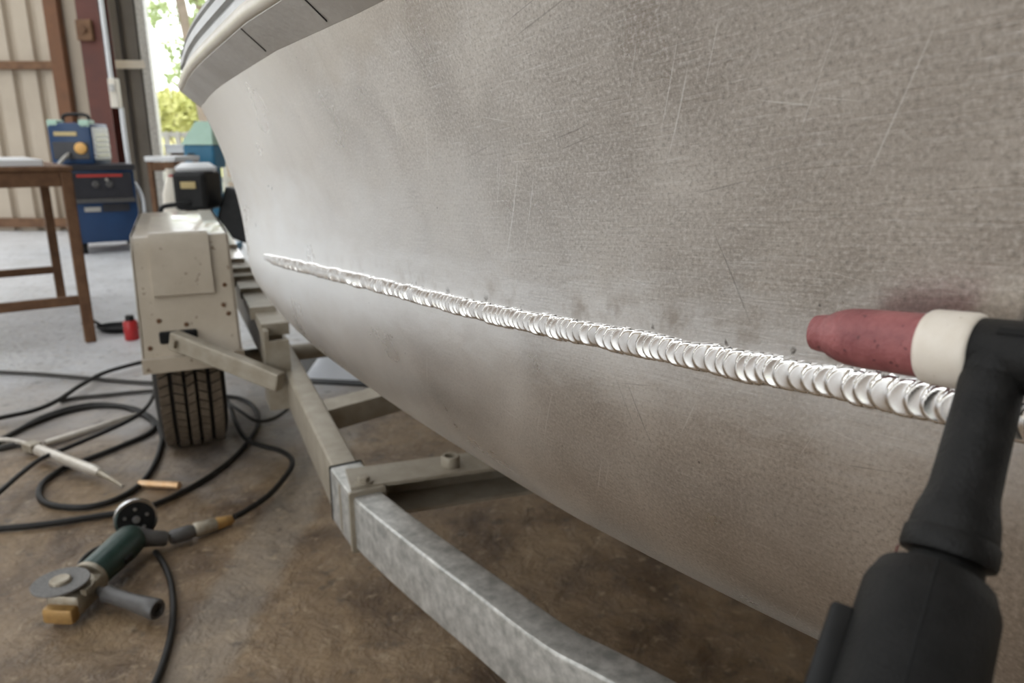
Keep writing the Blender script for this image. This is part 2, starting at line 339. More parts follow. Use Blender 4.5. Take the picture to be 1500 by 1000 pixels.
def rrect(x0, x1, y0, y1, r):
    """rounded rectangle profile, clockwise-free list of points"""
    out = []
    for cx, cy, a0 in ((x1 - r, y1 - r, 0), (x0 + r, y1 - r, 90), (x0 + r, y0 + r, 180), (x1 - r, y0 + r, 270)):
        for k in range(4): a = R(a0 + 30 * k); out.append((cx + r * math.cos(a), cy + r * math.sin(a)))
    return out
def interp(x, xs, ys):
    if x <= xs[0]: return ys[0]
    for i in range(len(xs) - 1):
        if x <= xs[i + 1]: f = (x - xs[i]) / (xs[i + 1] - xs[i]); return ys[i] + f * (ys[i + 1] - ys[i])
    return ys[-1]

# ================================================================== SETTING
WALLY = 8.6
fl = MB(); fl.add([(-14, -5, 0), (9, -5, 0), (9, 10.2, 0), (-14, 10.2, 0), (-14, -5, -.15), (9, -5, -.15), (9, 10.2, -.15), (-14, 10.2, -.15)], [(0, 1, 2, 3), (4, 7, 6, 5), (0, 4, 5, 1), (1, 5, 6, 2), (2, 6, 7, 3), (3, 7, 4, 0)])
tag(fl.build('floor', 'floor'), 'worn brown and grey concrete workshop floor', None, None, 'structure')
yd = MB(); yd.box((0, 25, -.21), (200, 150, .1)); tag(yd.build('ground', 'yard'), 'open yard ground outside the shed', None, None, 'structure')

def corrugated(parent, x0, x1, y, z0, z1, pitch, depth, m, sheetw):
    """ribbed wall sheets facing -y, each sheet its own piece"""
    x = x0
    while x < x1 - 1e-6:
        xe = min(x + sheetw, x1); b = MB(); prof = []; q = x
        while q < xe - 1e-6:
            for f, dd in ((0, 0), (.62, 0), (.70, depth), (.92, depth), (1.0, 0)):
                xx = min(q + f * pitch, xe); prof.append((xx, dd))
            q += pitch
        n = len(prof); vs = []
        for dy in (0, 0.012):
            for z in (z0, z1):
                vs += [(px, y + pd + dy, z) for px, pd in prof]
        fs = []
        for i in range(n - 1):
            fs += [(i, i + 1, n + i + 1, n + i), (2 * n + i, 3 * n + i, 3 * n + i + 1, 2 * n + i + 1), (n + i, n + i + 1, 3 * n + i + 1, 3 * n + i), (i, 2 * n + i, 2 * n + i + 1, i + 1)]
        fs += [(0, n, 3 * n, 2 * n), (n - 1, 3 * n - 1, 4 * n - 1, 2 * n - 1)]
        b.add(vs, fs); b.build('wall_sheet', m, parent); x = xe
wl = struct('wall_back', 'beige ribbed sheet metal wall on rusty girts')
XP = V(92, 80, WALLY).x
corrugated(wl, -6.45, XP + 0.42, WALLY, 0.0, 4.2, 0.265, 0.055, 'wall', 0.795)
for zz, hh in ((1.80, 0.085), (3.0, 0.085), (0.10, 0.10)):
    b = MB(); b.box(((-6.45 + XP) / 2, WALLY - 0.035, zz), (XP + 6.45, 0.06, hh), bev=0.006); b.build('girt', 'rust' if zz > 1 else 'rust', wl)
b = MB(); b.box((XP, WALLY - 0.07, 2.1), (0.15, 0.10, 4.2), bev=0.008); b.build('wall_post', 'rust_orange', wl)
wl2 = struct('added_wall_left', 'unseen beige ribbed sheet metal side wall, added for the hull reflection')  # added out of view so the hull reflects a brownish surface
for k in range(6):
    b = MB(); prof = []
    y0 = -4.2 + k * 1.425
    for j in range(6):
        for f, dd in ((0, 0), (.62, 0), (.70, .055), (.92, .055), (1.0, 0)): prof.append((y0 + (j + f) * 0.2375, dd))
    n = len(prof); vs = []
    for dx in (0, -0.012):
        for z in (0, 4.3): vs += [(-9.0 - pd + dx, py, z) for py, pd in prof]
    fs = []
    for i in range(n - 1):
        fs += [(i, i + 1, n + i + 1, n + i), (2 * n + i, 3 * n + i, 3 * n + i + 1, 2 * n + i + 1), (n + i, n + i + 1, 3 * n + i + 1, 3 * n + i), (i, 2 * n + i, 2 * n + i + 1, i + 1)]
    b.add(vs, fs); b.build('wall_sheet', 'wall', wl2)
wl3 = struct('wall_right', 'sheet metal side wall behind the boat')
for k in range(9): b = MB(); b.box((7.02, -3.5 + k * 1.425, 2.15), (.04, 1.41, 4.3)); b.build('wall_sheet', 'wall', wl3)
wl5 = struct('added_wall_back_right', 'unseen sheet metal wall right of the doorway, added to darken under the boat')  # added behind the hull to block daylight and darken its underside
corrugated(wl5, -2.9, 7.0, 9.2, 0.0, 4.3, 0.265, 0.055, 'wall', 1.06)
wl4 = struct('added_wall_front', 'unseen sheet metal gable wall behind the camera, added to cut light')  # added partial wall, blocks some of the light from behind the camera
for k in range(6): b = MB(); b.box((-.75 + k * 1.425, -4.22, 2.15), (1.41, .04, 4.3)); b.build('wall_sheet', 'wall', wl4)
# roof of ribbed sheets on purlins, with open bays added to let light in; gable and back bay partly open
rf = struct('ceiling', 'sheet metal shed roof with open bays added to let in light')
for k in range(16):
    x0 = -9.0 + k * 1.0
    if k in ROOF_GAPS: continue
    b = MB(); b.box((x0 + .5, 2.6, 4.35), (.98, 13.6, .05)); b.build('roof_sheet', 'wall_dark', rf)
for k in range(5):
    b = MB(); b.box((-1, -3 + k * 2.9, 4.22), (16, .10, .16)); b.build('purlin', 'rust', rf)
# red oxide stanchion with its welded bracket
YC = 8.1
xl = V(118, 60, YC).x; xr = V(150, 60, YC).x; xc = (xl + xr) / 2; wc = (xr - xl)
t = struct('column_1', 'red oxide painted steel stanchion beside the sheet wall')
b = MB(); b.box((xc, YC, 2.1), (wc, 0.012, 4.2)); b.box((xc, YC + 0.2, 2.1), (wc, 0.012, 4.2)); b.box((xc, YC + 0.1, 2.1), (0.012, 0.19, 4.2)); b.build('stanchion', 'red_oxide', t)
q = V(127, 45, YC); b = MB(); b.box((q.x, YC - 0.03, q.z), (0.16, 0.05, 0.20), bev=0.008); b.cyl((q.x, YC - 0.08, q.z), (q.x, YC - 0.05, q.z), 0.03); b.build('bracket', 'rust', t)
b = MB(); b.box((q.x, YC - 0.008, 0.02), (wc + 0.12, 0.3, 0.03), bev=0.004); b.build('base_plate', 'rust', t)
# grey ribbed door leaf
YD = 9.2
xdl = V(160, 60, YD).x; xdr = V(222, 150, YD).x
dr = struct('door_1', 'dark grey ribbed sliding door leaf at the doorway')
corrugated(dr, xdl, xdr, YD, 0.02, 4.2, 0.20, 0.05, 'wall_dark', 0.60)
b = MB(); b.box(((xdl + xdr) / 2, YD - 0.03, 1.87), (xdr - xdl, 0.05, 0.09), bev=0.006); b.build('door_rail', 'cream', dr)
b = MB(); b.box((xdr + 0.01, YD, 2.1), (0.10, 0.10, 4.2), bev=0.01); b.build('door_stile', 'galv', dr)
# conduit + switch box
YE = 8.0
q0 = V(153, 0, YE); q1 = V(152, 95, YE); q2 = V(168, 112, YE); q3 = V(166, 175, YE)
t = thing('switch_box', 'cream electrical switch box on the red stanchion with white conduit', 'switch box', (V(166, 138, YE).x, YE, V(166, 160, YE).z))
a = V(160, 115, YE); c = V(177, 158, YE); b = MB(); b.box(((a.x + c.x) / 2, YE, (a.z + c.z) / 2), (c.x - a.x, 0.09, a.z - c.z), bev=0.01); b.build('box_body', 'cream', t)
b = MB(); b.box(((a.x + c.x) / 2, YE - 0.05, (a.z + c.z) / 2 + 0.05), (0.05, 0.02, 0.07), bev=0.004); b.build('switch', 'steel', t)
b = MB(); xx = a.x + 0.02; b.tube(spline([(xx, YE, 3.6), (xx, YE, 2.3), (xx, YE, a.z)]), 0.022); b.build('conduit', 'white', t)
b = MB(); xx = a.x + 0.085; b.tube(spline([(xx, YE, c.z), (xx, YE, 0.9), (xx + 0.02, YE, 0.0)]), 0.022); b.build('conduit', 'white', t)

# ------------------------------------------------------------------ outside: bank, fence, trees
def leafcloud(b, c, rad, n, size, rng):
    for _ in range(n):
        while True:
            d = Vector((rng.uniform(-1, 1), rng.uniform(-1, 1), rng.uniform(-1, 1)))
            if d.length < 1: break
        q = Vector(c) + Vector((d.x * rad[0], d.y * rad[1], d.z * rad[2])); s = size * rng.uniform(.6, 1.3)
        u = Vector((rng.uniform(-1, 1), rng.uniform(-1, 1), rng.uniform(-1, 1))).normalized(); v = u.orthogonal().normalized()
        b.add([q - u * s, q + v * s * .45, q + u * s, q - v * s * .45], [(0, 1, 2, 3)])
rng = random.Random(3)
b = MB(); nx, ny = 60, 16
vs = []
for j in range(ny):
    for i in range(nx):
        X = -40 + i * 70 / (nx - 1); Y = 24 + j * 3; h = 2.3 * min(1, j / 3) + 0.06 * j + 0.35 * mnoise.noise((X * .3, Y * .3, 0)) * min(1, j); vs.append((X, Y, max(-.05, h - .05)))
b.add(vs, [(j * nx + i, j * nx + i + 1, (j + 1) * nx + i + 1, (j + 1) * nx + i) for j in range(ny - 1) for i in range(nx - 1)])
tag(b.build('grass_bank', 'grass', smooth=80), 'sunlit yellow grass bank beyond the yard', None, None, 'structure')
for k, (px, py, Y, rx, rz) in enumerate(((255, 150, 23.2, .8, .75), (232, 152, 20.6, .55, .6), (289, 152, 19.2, .45, .5))):
    q = V(px, py, Y); t = thing('shrub', ['yellow green shrub on the bank seen through middle of doorway', 'yellow green shrub on the bank next to the grey door leaf', 'low yellow shrub on the bank just below the gunwale tip'][k], 'shrub', (q.x, Y, 0), 0, 'shrubs on the bank')
    b = MB(); leafcloud(b, (q.x, Y, q.z - .3), (rx, .7, rz), 700, .12, rng); f = b.build('foliage', 'leaf_y', t); tag(f, kind='stuff')
    b = MB()
    for a in range(4): b.tube([(q.x, Y, 0), (q.x + .2 * math.cos(a * 1.6), Y + .2 * math.sin(a * 1.6), q.z * .6), (q.x + .5 * math.cos(a * 1.6), Y + .4 * math.sin(a * 1.6), q.z - .2)], [.05, .035, .015], 6)
    b.build('stem', 'bark', t)
for k, (p0, p1, Y, r, lab) in enumerate((((266, 0), (279, 72), 17.0, .13, 'leaning grey tree trunk left of its twin in the doorway'), ((292, 0), (300, 45), 18.5, .12, 'slim grey tree trunk right of its twin, behind gunwale tip'))):
    q0 = V(*p0, Y); q1 = V(*p1, Y); d = (q0 - q1) / (q0.z - q1.z); base = q1 - d * q1.z
    t = thing('tree', lab, 'tree', base, 0, 'trees outside the shed')
    b = MB(); b.tube([base + d * z + Vector((.04 * math.sin(z), 0, 0)) for z in (0, .6, 1.4, 2.2, 3, 4, 5.4, 7)], [r * 1.3, r * 1.1, r, r * .95, r * .9, r * .8, r * .6, r * .4], 10); b.build('trunk', 'bark', t, smooth=60)
    b = MB()
    for kk in range(9):
        z = rng.uniform(2.4, 6.5); leafcloud(b, base + d * z + Vector((rng.uniform(-.9, .9), rng.uniform(-.5, .5), 0)), (.35, .3, .3), 60, .10, rng)
    q = V(292, 22, Y) if k else V(248, 30, Y); leafcloud(b, q, (.35, .3, .5), 40, .09, rng)
    tag(b.build('foliage', 'leaf', t), kind='stuff')
# picket fence
t = thing('picket_fence', 'weathered grey picket fence across the yard', 'fence', (-4, 14, 0))
for zz in (0.35, 1.15):
    b = MB(); b.box((-3.2, 14.03, zz), (6.4, .04, .09)); b.build('fence_rail', 'fence', t)
me0 = None
for k in range(32):
    x = -6.3 + k * 0.2
    if me0 is None:
        b = MB(); b.add([(x - .04, 13.98, .02), (x + .04, 13.98, .02), (x + .04, 13.98, 1.15), (x, 13.98, 1.22), (x - .04, 13.98, 1.15), (x - .04, 14.0, .02), (x + .04, 14.0, .02), (x + .04, 14.0, 1.15), (x, 14.0, 1.22), (x - .04, 14.0, 1.15)], [(0, 1, 2, 3, 4), (9, 8, 7, 6, 5), (0, 5, 6, 1), (1, 6, 7, 2), (2, 7, 8, 3), (3, 8, 9, 4), (4, 9, 5, 0)])
        o = b.build('picket', 'fence', t); me0 = o
    else:
        o = me0.copy(); COL.objects.link(o); o.parent = t; o.location = (k * 0.2, 0, 0)

# ================================================================== BOAT
W0 = Vector((0.146, 0.236)); A0 = R(31.3); DT = 0.0075
TB, TE = -1.85, 1.80
def heading(t):
    a = A0
    if t > .85: a -= .35 * (t - .85)
    if t > 1.15: a -= 2.65 * (t - 1.15)
    if t < -.2: a += .6 * (-.2 - t)
    return a
plan = {}
p = W0.copy(); t = 0.0; fwd = [(0.0, p.copy())]
while t < TE:
    a = heading(t); p = p + Vector((-math.sin(a), math.cos(a))) * DT; t += DT; fwd.append((t, p.copy()))
p = W0.copy(); t = 0.0; bwd = []
while t > TB:
    a = heading(t); p = p - Vector((-math.sin(a), math.cos(a))) * DT; t -= DT; bwd.append((t, p.copy()))
stations = bwd[::-1] + fwd
D0 = Vector((-math.sin(A0), math.cos(A0))); NI = Vector((math.cos(A0), math.sin(A0))); HB = 0.72     # half beam
ZT = [-1.85, -.6, 0, .1, .3, .5, .9, 1.2, 1.8]; ZV = [1.02, .915, .866, .8563, .8385, .826, .7985, .782, .755]
GT = [-1.85, -.6, 0, .4, .6, .8, 1.1, 1.3, 1.8]; GV = [1.22, 1.09, 1.050, 1.038, 1.034, 1.026, 1.012, 1.008, 1.0]
def zweld(t): return interp(t, ZT, ZV)
def zgun(t): return interp(t, GT, GV)
def flare(h, t=0): return (0.02 * h + 1.15 * h * h) * (1 - .22 * min(1, max(0, (t - .6) / .5)))
def below(t):
    tc = max(-.1, min(t, 1.2)); psi0 = .03 - .03 * tc; L = .229 + .146 * tc - .193 * tc * tc; psi1 = 1.289; n = 22
    o = z = 0.0; out = []
    for k in range(1, n + 1):
        ps = psi0 + (psi1 - psi0) * ((k - .5) / n) ** 1.343; o -= math.sin(ps) * L / n; z -= math.cos(ps) * L / n; out.append((o, z, -k / n * L))
    return out
rows = []; uvs = []; gun = []
for t, p in stations:
    a = heading(t); out = Vector((-math.cos(a), -math.sin(a))); zw = zweld(t); hg = zgun(t) - zw
    row = []; ru = []
    s_along = (p - W0).dot(D0); K2 = W0 + NI * HB + D0 * min(s_along, 1.42); bl = below(t)
    bo, bz, bs = bl[-1]; pe = p + out * bo; lat = max(0, (K2 - pe).length)
    zk = zw + bz - 0.30 * lat * .9
    for f in (1, .66, .33):
        q = pe.lerp(K2, f); row.append(Vector((q.x, q.y, zw + bz + (zk - zw - bz) * f))); ru.append((t, bs - lat * f))
    for o, z, sv in bl[::-1]:
        q = p + out * o; row.append(Vector((q.x, q.y, zw + z))); ru.append((t, sv))
    for k in range(0, 25):
        h = hg * k / 24; q = p + out * flare(h, t); row.append(Vector((q.x, q.y, zw + h))); ru.append((t, h))
    rows.append(row); uvs.append(ru); q = p + out * flare(hg, t); gun.append((t, Vector((q.x, q.y, zw + hg)), out.copy()))
def mirror(v):
    q = Vector((v.x, v.y)) - (W0 + NI * HB); l = q.dot(NI); q2 = Vector((v.x, v.y)) - NI * (2 * l); return Vector((q2.x, q2.y, v.z))
boat_base = Vector((*(W0 + NI * HB + D0 * .3), 0.50))
boat = thing('aluminium_boat', 'bare aluminium boat hull with a fresh weld seam, resting on the trailer', 'boat', boat_base)
def grid_mesh(name, rows, uvs, m, parent, flip=False, uvname='girth'):
    n = len(rows[0]); inv = WM(parent).inverted()
    me = bpy.data.meshes.new(name); vs = [tuple(inv @ q) for r in rows for q in r]; fs = []
    for i in range(len(rows) - 1):
        for k in range(n - 1):
            f = (i * n + k, (i + 1) * n + k, (i + 1) * n + k + 1, i * n + k + 1); fs.append(f if not flip else f[::-1])
    me.from_pydata(vs, [], fs); me.update()
    if uvs:
        flat = [q for r in uvs for q in r]; ul = me.uv_layers.new(name=uvname)
        for li, l in enumerate(me.loops): ul.data[li].uv = flat[l.vertex_index]
    me.polygons.foreach_set('use_smooth', [True] * len(me.polygons)); me.materials.append(M[m])
    o = bpy.data.objects.new(name, me); COL.objects.link(o); o.parent = parent; return o
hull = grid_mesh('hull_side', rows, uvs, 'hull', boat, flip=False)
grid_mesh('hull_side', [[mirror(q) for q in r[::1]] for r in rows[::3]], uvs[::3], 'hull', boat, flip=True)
# deck closing the hull between the gunwales
dk = MB(); vs = []; fs = []
gs = gun[::6]
for t, g, o in gs: g2 = g - Vector((*(o * .01), -.01)); vs += [g2, mirror(g2)]
fs = [(2 * i, 2 * i + 1, 2 * i + 3, 2 * i + 2) for i in range(len(gs) - 1)]
dk.add(vs, fs); dk.build('deck', 'fascia', boat)
# rub rail: sloping underside, cream nosing, grooved fascia
def sweep_gun(prof, closed=False):
    b = MB(); n = len(prof); vs = []; gg = [g for g in gun[::2]]
    for t, g, o in gg:
        for u, z in prof: vs.append(g + Vector((o.x * u, o.y * u, z)))
    m = n if closed else n - 1
    fs = [(i * n + k, (i + 1) * n + k, (i + 1) * n + (k + 1) % n, i * n + (k + 1) % n) for i in range(len(gg) - 1) for k in range(m)]
    if closed: fs += [tuple(range(n)), tuple(range((len(gg) - 1) * n + n - 1, (len(gg) - 1) * n - 1, -1))]
    both = MB(); both.add(vs, fs); both.add([mirror(q) for q in vs], [f[::-1] for f in fs]); return both
under = sweep_gun([(-.012, .0), (.0005, .0), (.025, .021), (.025, .032), (-.012, .032)], True).build('rub_rail', 'rubrail', boat, smooth=35)
nos = [(.024 + .0065 * math.cos(R(a)), .030 + .0085 * math.sin(R(a))) for a in range(-110, 111, 20)] + [(.02, .036), (.02, .024)]
sweep_gun(nos, True).build('nosing', 'cream_bead', boat, smooth=40)
fas = [(-.03, .03), (.021, .034), (.022, .049), (.019, .051), (.019, .054), (.024, .056), (.023, .067), (.019, .069), (.019, .072), (.022, .074), (.018, .083), (.010, .088), (-.03, .090)]
sweep_gun(fas, True).build('fascia', 'fascia', boat, smooth=35)
# joint straps across the underside of the rub rail
for tt in (.45, .62):
    t, g, o = min(gun, key=lambda s: abs(s[0] - tt)); a = heading(t); d = Vector((-math.sin(a), math.cos(a), 0))
    b = MB(); vs = [g + Vector((o.x * u, o.y * u, z)) + d * e for e in (-.0006, .0006) for u, z in ((.004, .0018), (.025, .0202), (.025, .022), (.004, .0042))]
    b.add(vs, [(0, 1, 2, 3), (7, 6, 5, 4), (0, 4, 5, 1), (1, 5, 6, 2), (2, 6, 7, 3), (3, 7, 4, 0)]); b.build('rail_joint', 'gap', boat)
# weld bead: overlapping crescent ripples
WB = 0.0152
def along(t):
    i = min(max(int(round((t - stations[0][0]) / DT)), 0), len(stations) - 2); t0, p0 = stations[i]; f = (t - t0) / DT; a = heading(t)
    return p0 + (stations[i + 1][1] - p0) * f, a
rb = random.Random(11); edges = []; t = -.42
while t < 1.06: edges.append((t, rb.uniform(.75, 1.25), rb.uniform(-.0006, .0006))); t += rb.uniform(.0046, .0076)
rows_b = []; t = -.42; ei = 0; NV = 18; te = [e[0] for e in edges]
import bisect
while t < 0.99:
    p, a = along(t); out = Vector((-math.cos(a), -math.sin(a), 0)); taper = min(1, (0.99 - t) / .10); taper = taper ** .6
    row = []
    for k in range(NV + 1):
        v = -1 + 2 * k / NV
        tp = t - 0.0072 * (1 - v * v) ** .6 + .0072                     # arc shift: crescents bow towards the far end
        i = max(0, bisect.bisect_right(te, tp) - 1); e = edges[i]; nx = te[i + 1] if i + 1 < len(te) else te[i] + .0055
        fr = (tp - e[0]) / (nx - e[0]); saw = (fr ** 1.3) if fr < .8 else (.8 ** 1.3) * (1 - ((fr - .8) / .2) ** 1.5)
        wv = (WB / 2) * (1 + .05 * math.sin(t * 90) + .07 * (e[1] - 1)) * (.55 + .45 * taper)
        dome = max(0, 1 - v * v) ** .55
        h = (.0022 * dome + (.0024 + .0012 * min(1, max(0, t * 2))) * e[1] * saw * min(1, dome * 1.6)) * taper - .0008 * (1 - dome)
        q = Vector((p.x, p.y, zweld(t) + e[2] + v * wv)) + out * h
        row.append(q)
    rows_b.append(row); t += .00062
grid_mesh('weld_bead', rows_b, None, 'bead', boat)['label'] = 'bright rippled weld bead along the hull'

# ================================================================== TORCH
tip = P(1196, 487, 0.262); ringc = P(1404, 512.5, 0.2245); ax = (ringc - tip).normalized(); Lc = (ringc - tip).length
base_t = P(1335, 1000, .178)
torch = thing('welding_torch', 'black handled welding torch with pink ceramic cup against the weld seam', 'torch', base_t)
def at(s): return tip + ax * s
cup_end = Lc - .006
prof = [(0, .0052), (0.0, .0062), (.06, .0066), (.10, .0067), (.13, .0070), (.17, .0080), (.24, .0090), (.32, .0097), (.45, .0100), (1, .0102)]
b = MB(); b.lathe(at(0), at(cup_end), prof, 48); b.build('ceramic_cup', 'ceramic', torch, smooth=50)
b = MB(); b.lathe(at(-.001), at(.008), [(0, .0012), (1, .0012)], 12); b.build('tungsten', 'steel', torch)
b = MB(); b.lathe(at(Lc - .0092), at(Lc + .0062), [(0, .0100), (0.02, .0108), (.08, .0115), (.16, .0118), (.86, .0118), (.95, .0115), (1, .0108), (1, .009)], 56); b.build('insulator_ring', 'ring', torch, smooth=50)
hd = at(Lc + .004); he = at(Lc + .055)
b = MB(); b.lathe(hd, he, [(0, .0100), (.05, .0105), (.5, .0107), (.93, .0107), (1, .0095)], 48); b.build('torch_head', 'rubber', torch, smooth=50)
b = MB(); b.lathe(he, he + ax * .03, [(0, .0075), (.1, .0085), (.85, .0080), (1, .006)], 32); b.build('back_cap', 'black', torch, smooth=50)
# slot on top of the head
n0 = at(Lc + .014); upv = Vector((0, 0, 1)); sidev = ax.cross(upv).normalized(); 
if sidev.dot(C0 - n0) < 0: sidev = -sidev
b = MB(); dirv = (sidev * .62 + upv * .78).normalized()
rot = Matrix((ax, dirv.cross(ax).normalized(), dirv)).transposed()
b.box(n0 + ax * .006 + dirv * .0104, (.016, .0022, .0012), rot); b.build('head_slot', 'gap', torch)
# neck, boot, handle
nk0 = P(1458, 540, .2135); nk1 = P(1394, 790, .2015)
dn = (nk1 - nk0).normalized(); Ln = (nk1 - nk0).length
b = MB(); b.lathe(nk0 - dn * .006, nk0 + dn * .0035, [(0, .0088), (.8, .0090), (1, .0084)], 40); b.build('neck_cuff', 'rubber', torch, smooth=50)
b = MB(); b.lathe(nk0, nk1, [(0.0, .0060), (.02, .0076), (.07, .0084), (.16, .0083), (.55, .0086), (.74, .0089), (.80, .0095), (.88, .0106), (.97, .0112), (1, .0112)], 48); b.build('neck', 'rubber', torch, smooth=50)
# flattened pad on the neck
pv = (C0 - nk0); pv = (pv - dn * pv.dot(dn)).normalized(); sv = dn.cross(pv)
b = MB(); padp = []
for k in range(28):
    an = 2 * math.pi * k / 28; padp.append((.0042 * math.cos(an), .0125 * math.sin(an)))
cpad = nk0 + dn * .0215
vs = [cpad + sv * u + dn * w + pv * (.0079 - .9 * abs(u)) for u, w in padp] + [cpad + sv * u * .8 + dn * w * .9 + pv * (.0086 - .5 * abs(u)) for u, w in padp]
b.add(vs, [(k, (k + 1) % 28, 28 + (k + 1) % 28, 28 + k) for k in range(28)] + [tuple(range(28, 56))]); b.build('neck_pad', 'rubber', torch, smooth=40)
b = MB(); b.lathe(nk1 - dn * .001, nk1 + dn * .0058, [(0, .0113), (.1, .0119), (.75, .0121), (.95, .0117), (1, .0108)], 48); b.build('boot_lip', 'rubber', torch, smooth=40)
hn0 = nk1 + dn * .0048; hn1 = P(1383, 862, .197)
b = MB(); b.lathe(hn0, hn1 + dn * .006, [(0, .0092), (1, .0096)], 40); b.build('spigot', 'handle', torch, smooth=50)
h0 = P(1370, 850, .1955); h1 = P(1300, 1110, .174); dh = (h1 - h0).normalized()
b = MB(); b.lathe(h0, h1, [(0, .0108), (.0, .0130), (.012, .0142), (.06, .0150), (.10, .0158), (.14, .0163), (.5, .0166), (1, .0166)], 56, cap=True); b.build('handle', 'handle', torch, smooth=40)
b = MB(); b.lathe(h0 - dh * .0006, h0 + dh * .001, [(0, .0098), (1, .0112)], 40); b.build('handle_mouth', 'gap', torch)
# moulding seam along the handle
pv = (C0 - h0); pv = (pv - dh * pv.dot(dh)).normalized(); sv = dh.cross(pv)
if sv.x < 0: sv = -sv
an = R(-2); sd = (pv * math.cos(an) + sv * math.sin(an)).normalized()
b = MB(); LH = (h1 - h0).length
b.tube([h0 + dh * (LH * f) + sd * r for f, r in ((.012, .01415), (.06, .0150), (.10, .0158), (.14, .0163), (.5, .0166), (1, .0166))], .00035, 6); b.build('handle_seam', 'gap', torch)
# trigger paddle on the left side of the handle
tl = -sv; trot = Matrix((tl, dh, tl.cross(dh).normalized())).transposed()
b = MB(); b.box(h0 + dh * .050 + tl * .0180, (.0065, .066, .0115), trot, bev=.0016); b.build('trigger', 'black', torch, smooth=40)
b = MB(); b.tube([h0 + dh * .001 - sv * .0105 + pv * .005, h0 - dh * .004 - sv * .0102 + pv * .005], .0003, 6); b.build('wire', 'red_wire', torch)

# ================================================================== TRAILER
RZ = 0.34; RH = 0.105; RW = 0.054
trailer = thing('boat_trailer', 'galvanised boat trailer with dirty cream mudguard under the hull', 'trailer', (-.6, 1.9, 0))
near = [Z(893, 997, RZ), Z(793, 943, RZ), Z(687, 863, RZ), Z(600, 797, RZ), Z(527, 737, RZ), Z(505, 712, RZ)]
d = (near[0] - near[1]).normalized(); near = [near[0] + d * 1.0 + Vector((.1, 0, 0)), near[0] + d * .35] + near
prf = rrect(-RW, 0, -RH, 0, .006)
b = MB(); b.railsweep(spline(near, 5), prf); b.build('side_rail', 'galv', trailer, smooth=30)
far = [Z(497, 708, RZ), Z(488, 689, RZ), Z(412, 531, RZ)]
d = (far[2] - far[1]).normalized(); far.append(far[2] + d * 1.5)
b = MB(); b.railsweep(far, prf); b.build('side_rail', 'galv_old', trailer, smooth=30)
# clamp sleeve over the splice
c0 = Z(517, 727, RZ); c1 = Z(487, 687, RZ)
b = MB(); b.railsweep([c0, c0.lerp(c1, .5), c1], rrect(-RW - .004, .005, -RH - .004, .005, .004)); b.build('splice_sleeve', 'galv', trailer, smooth=30)
b = MB(); dd = (c1 - c0).normalized(); b.railsweep([c0 - dd * .005, c0 + dd * .003], rrect(-RW - .007, .008, -RH - .006, .009, .004)); b.build('sleeve_lip', 'galv_old', trailer)
b = MB(); b.railsweep([c1 - dd * .003, c1 + dd * .004], rrect(-RW - .006, .0062, -RH - .005, .006, .004)); b.build('sleeve_joint', 'gap', trailer)
# cross channel (open towards the tongue) bolted over the rail
f0 = Z(514, 714, .352); f1 = Z(703, 687, .352); u = (f1 - f0); u.z = 0; u.normalize(); bk = Vector((-u.y, u.x, 0)); CW = .085; CH = .062; LX = 1.15
def chan(s0, s1, o0, o1, z0, z1): 
    return [f0 + u * s0 + bk * o0 + Vector((0, 0, z0)), f0 + u * s1 + bk * o0 + Vector((0, 0, z0)), f0 + u * s1 + bk * o1 + Vector((0, 0, z0)), f0 + u * s0 + bk * o1 + Vector((0, 0, z0))], [f0 + u * s0 + bk * o0 + Vector((0, 0, z1)), f0 + u * s1 + bk * o0 + Vector((0, 0, z1)), f0 + u * s1 + bk * o1 + Vector((0, 0, z1)), f0 + u * s0 + bk * o1 + Vector((0, 0, z1))]
b = MB(); b.hexa(*chan(0, LX, 0, CW, -.007, 0)); b.build('cross_channel', 'galv_old', trailer)
b = MB(); b.hexa(*chan(.065, LX, CW - .006, CW, -CH, -.007)); b.build('channel_web', 'galv_old', trailer)
b = MB(); b.hexa(*chan(.065, LX, .0, CW, -CH - .007, -CH)); b.build('channel_flange', 'galv_old', trailer)
def bolt(c, r, h):
    b = MB(); b.lathe(c, c + Vector((0, 0, h * .3)), [(0, r * 1.5), (1, r * 1.5)], 20); b.lathe(c + Vector((0, 0, h * .3)), c + Vector((0, 0, h)), [(0, r), (.85, r), (1, r * .8)], 6); b.build('bolt', 'galv_old', trailer)
bolt(Z(533, 706, .352), .011, .012)
c = Z(660, 682, .352); b = MB(); b.lathe(c, c + Vector((0, 0, .022)), [(0, .017), (.15, .018), (.9, .018), (1, .0165), (1, .011), (.3, .011)], 24, cap=False); b.build('spacer_bush', 'galv_old', trailer, smooth=40)
# second cross tube
g0 = Z(470, 604, .335); g1 = Z(551, 582, .335); u2 = (g1 - g0); u2.z = 0; u2.normalize(); bk2 = Vector((-u2.y, u2.x, 0))
b = MB()
b.hexa([g0 + Vector((0, 0, -.055)), g0 + u2 * 1.2 + Vector((0, 0, -.055)), g0 + u2 * 1.2 + bk2 * .075 + Vector((0, 0, -.055)), g0 + bk2 * .075 + Vector((0, 0, -.055))], [g0, g0 + u2 * 1.2, g0 + u2 * 1.2 + bk2 * .075, g0 + bk2 * .075]); b.build('cross_tube', 'galv_old', trailer)
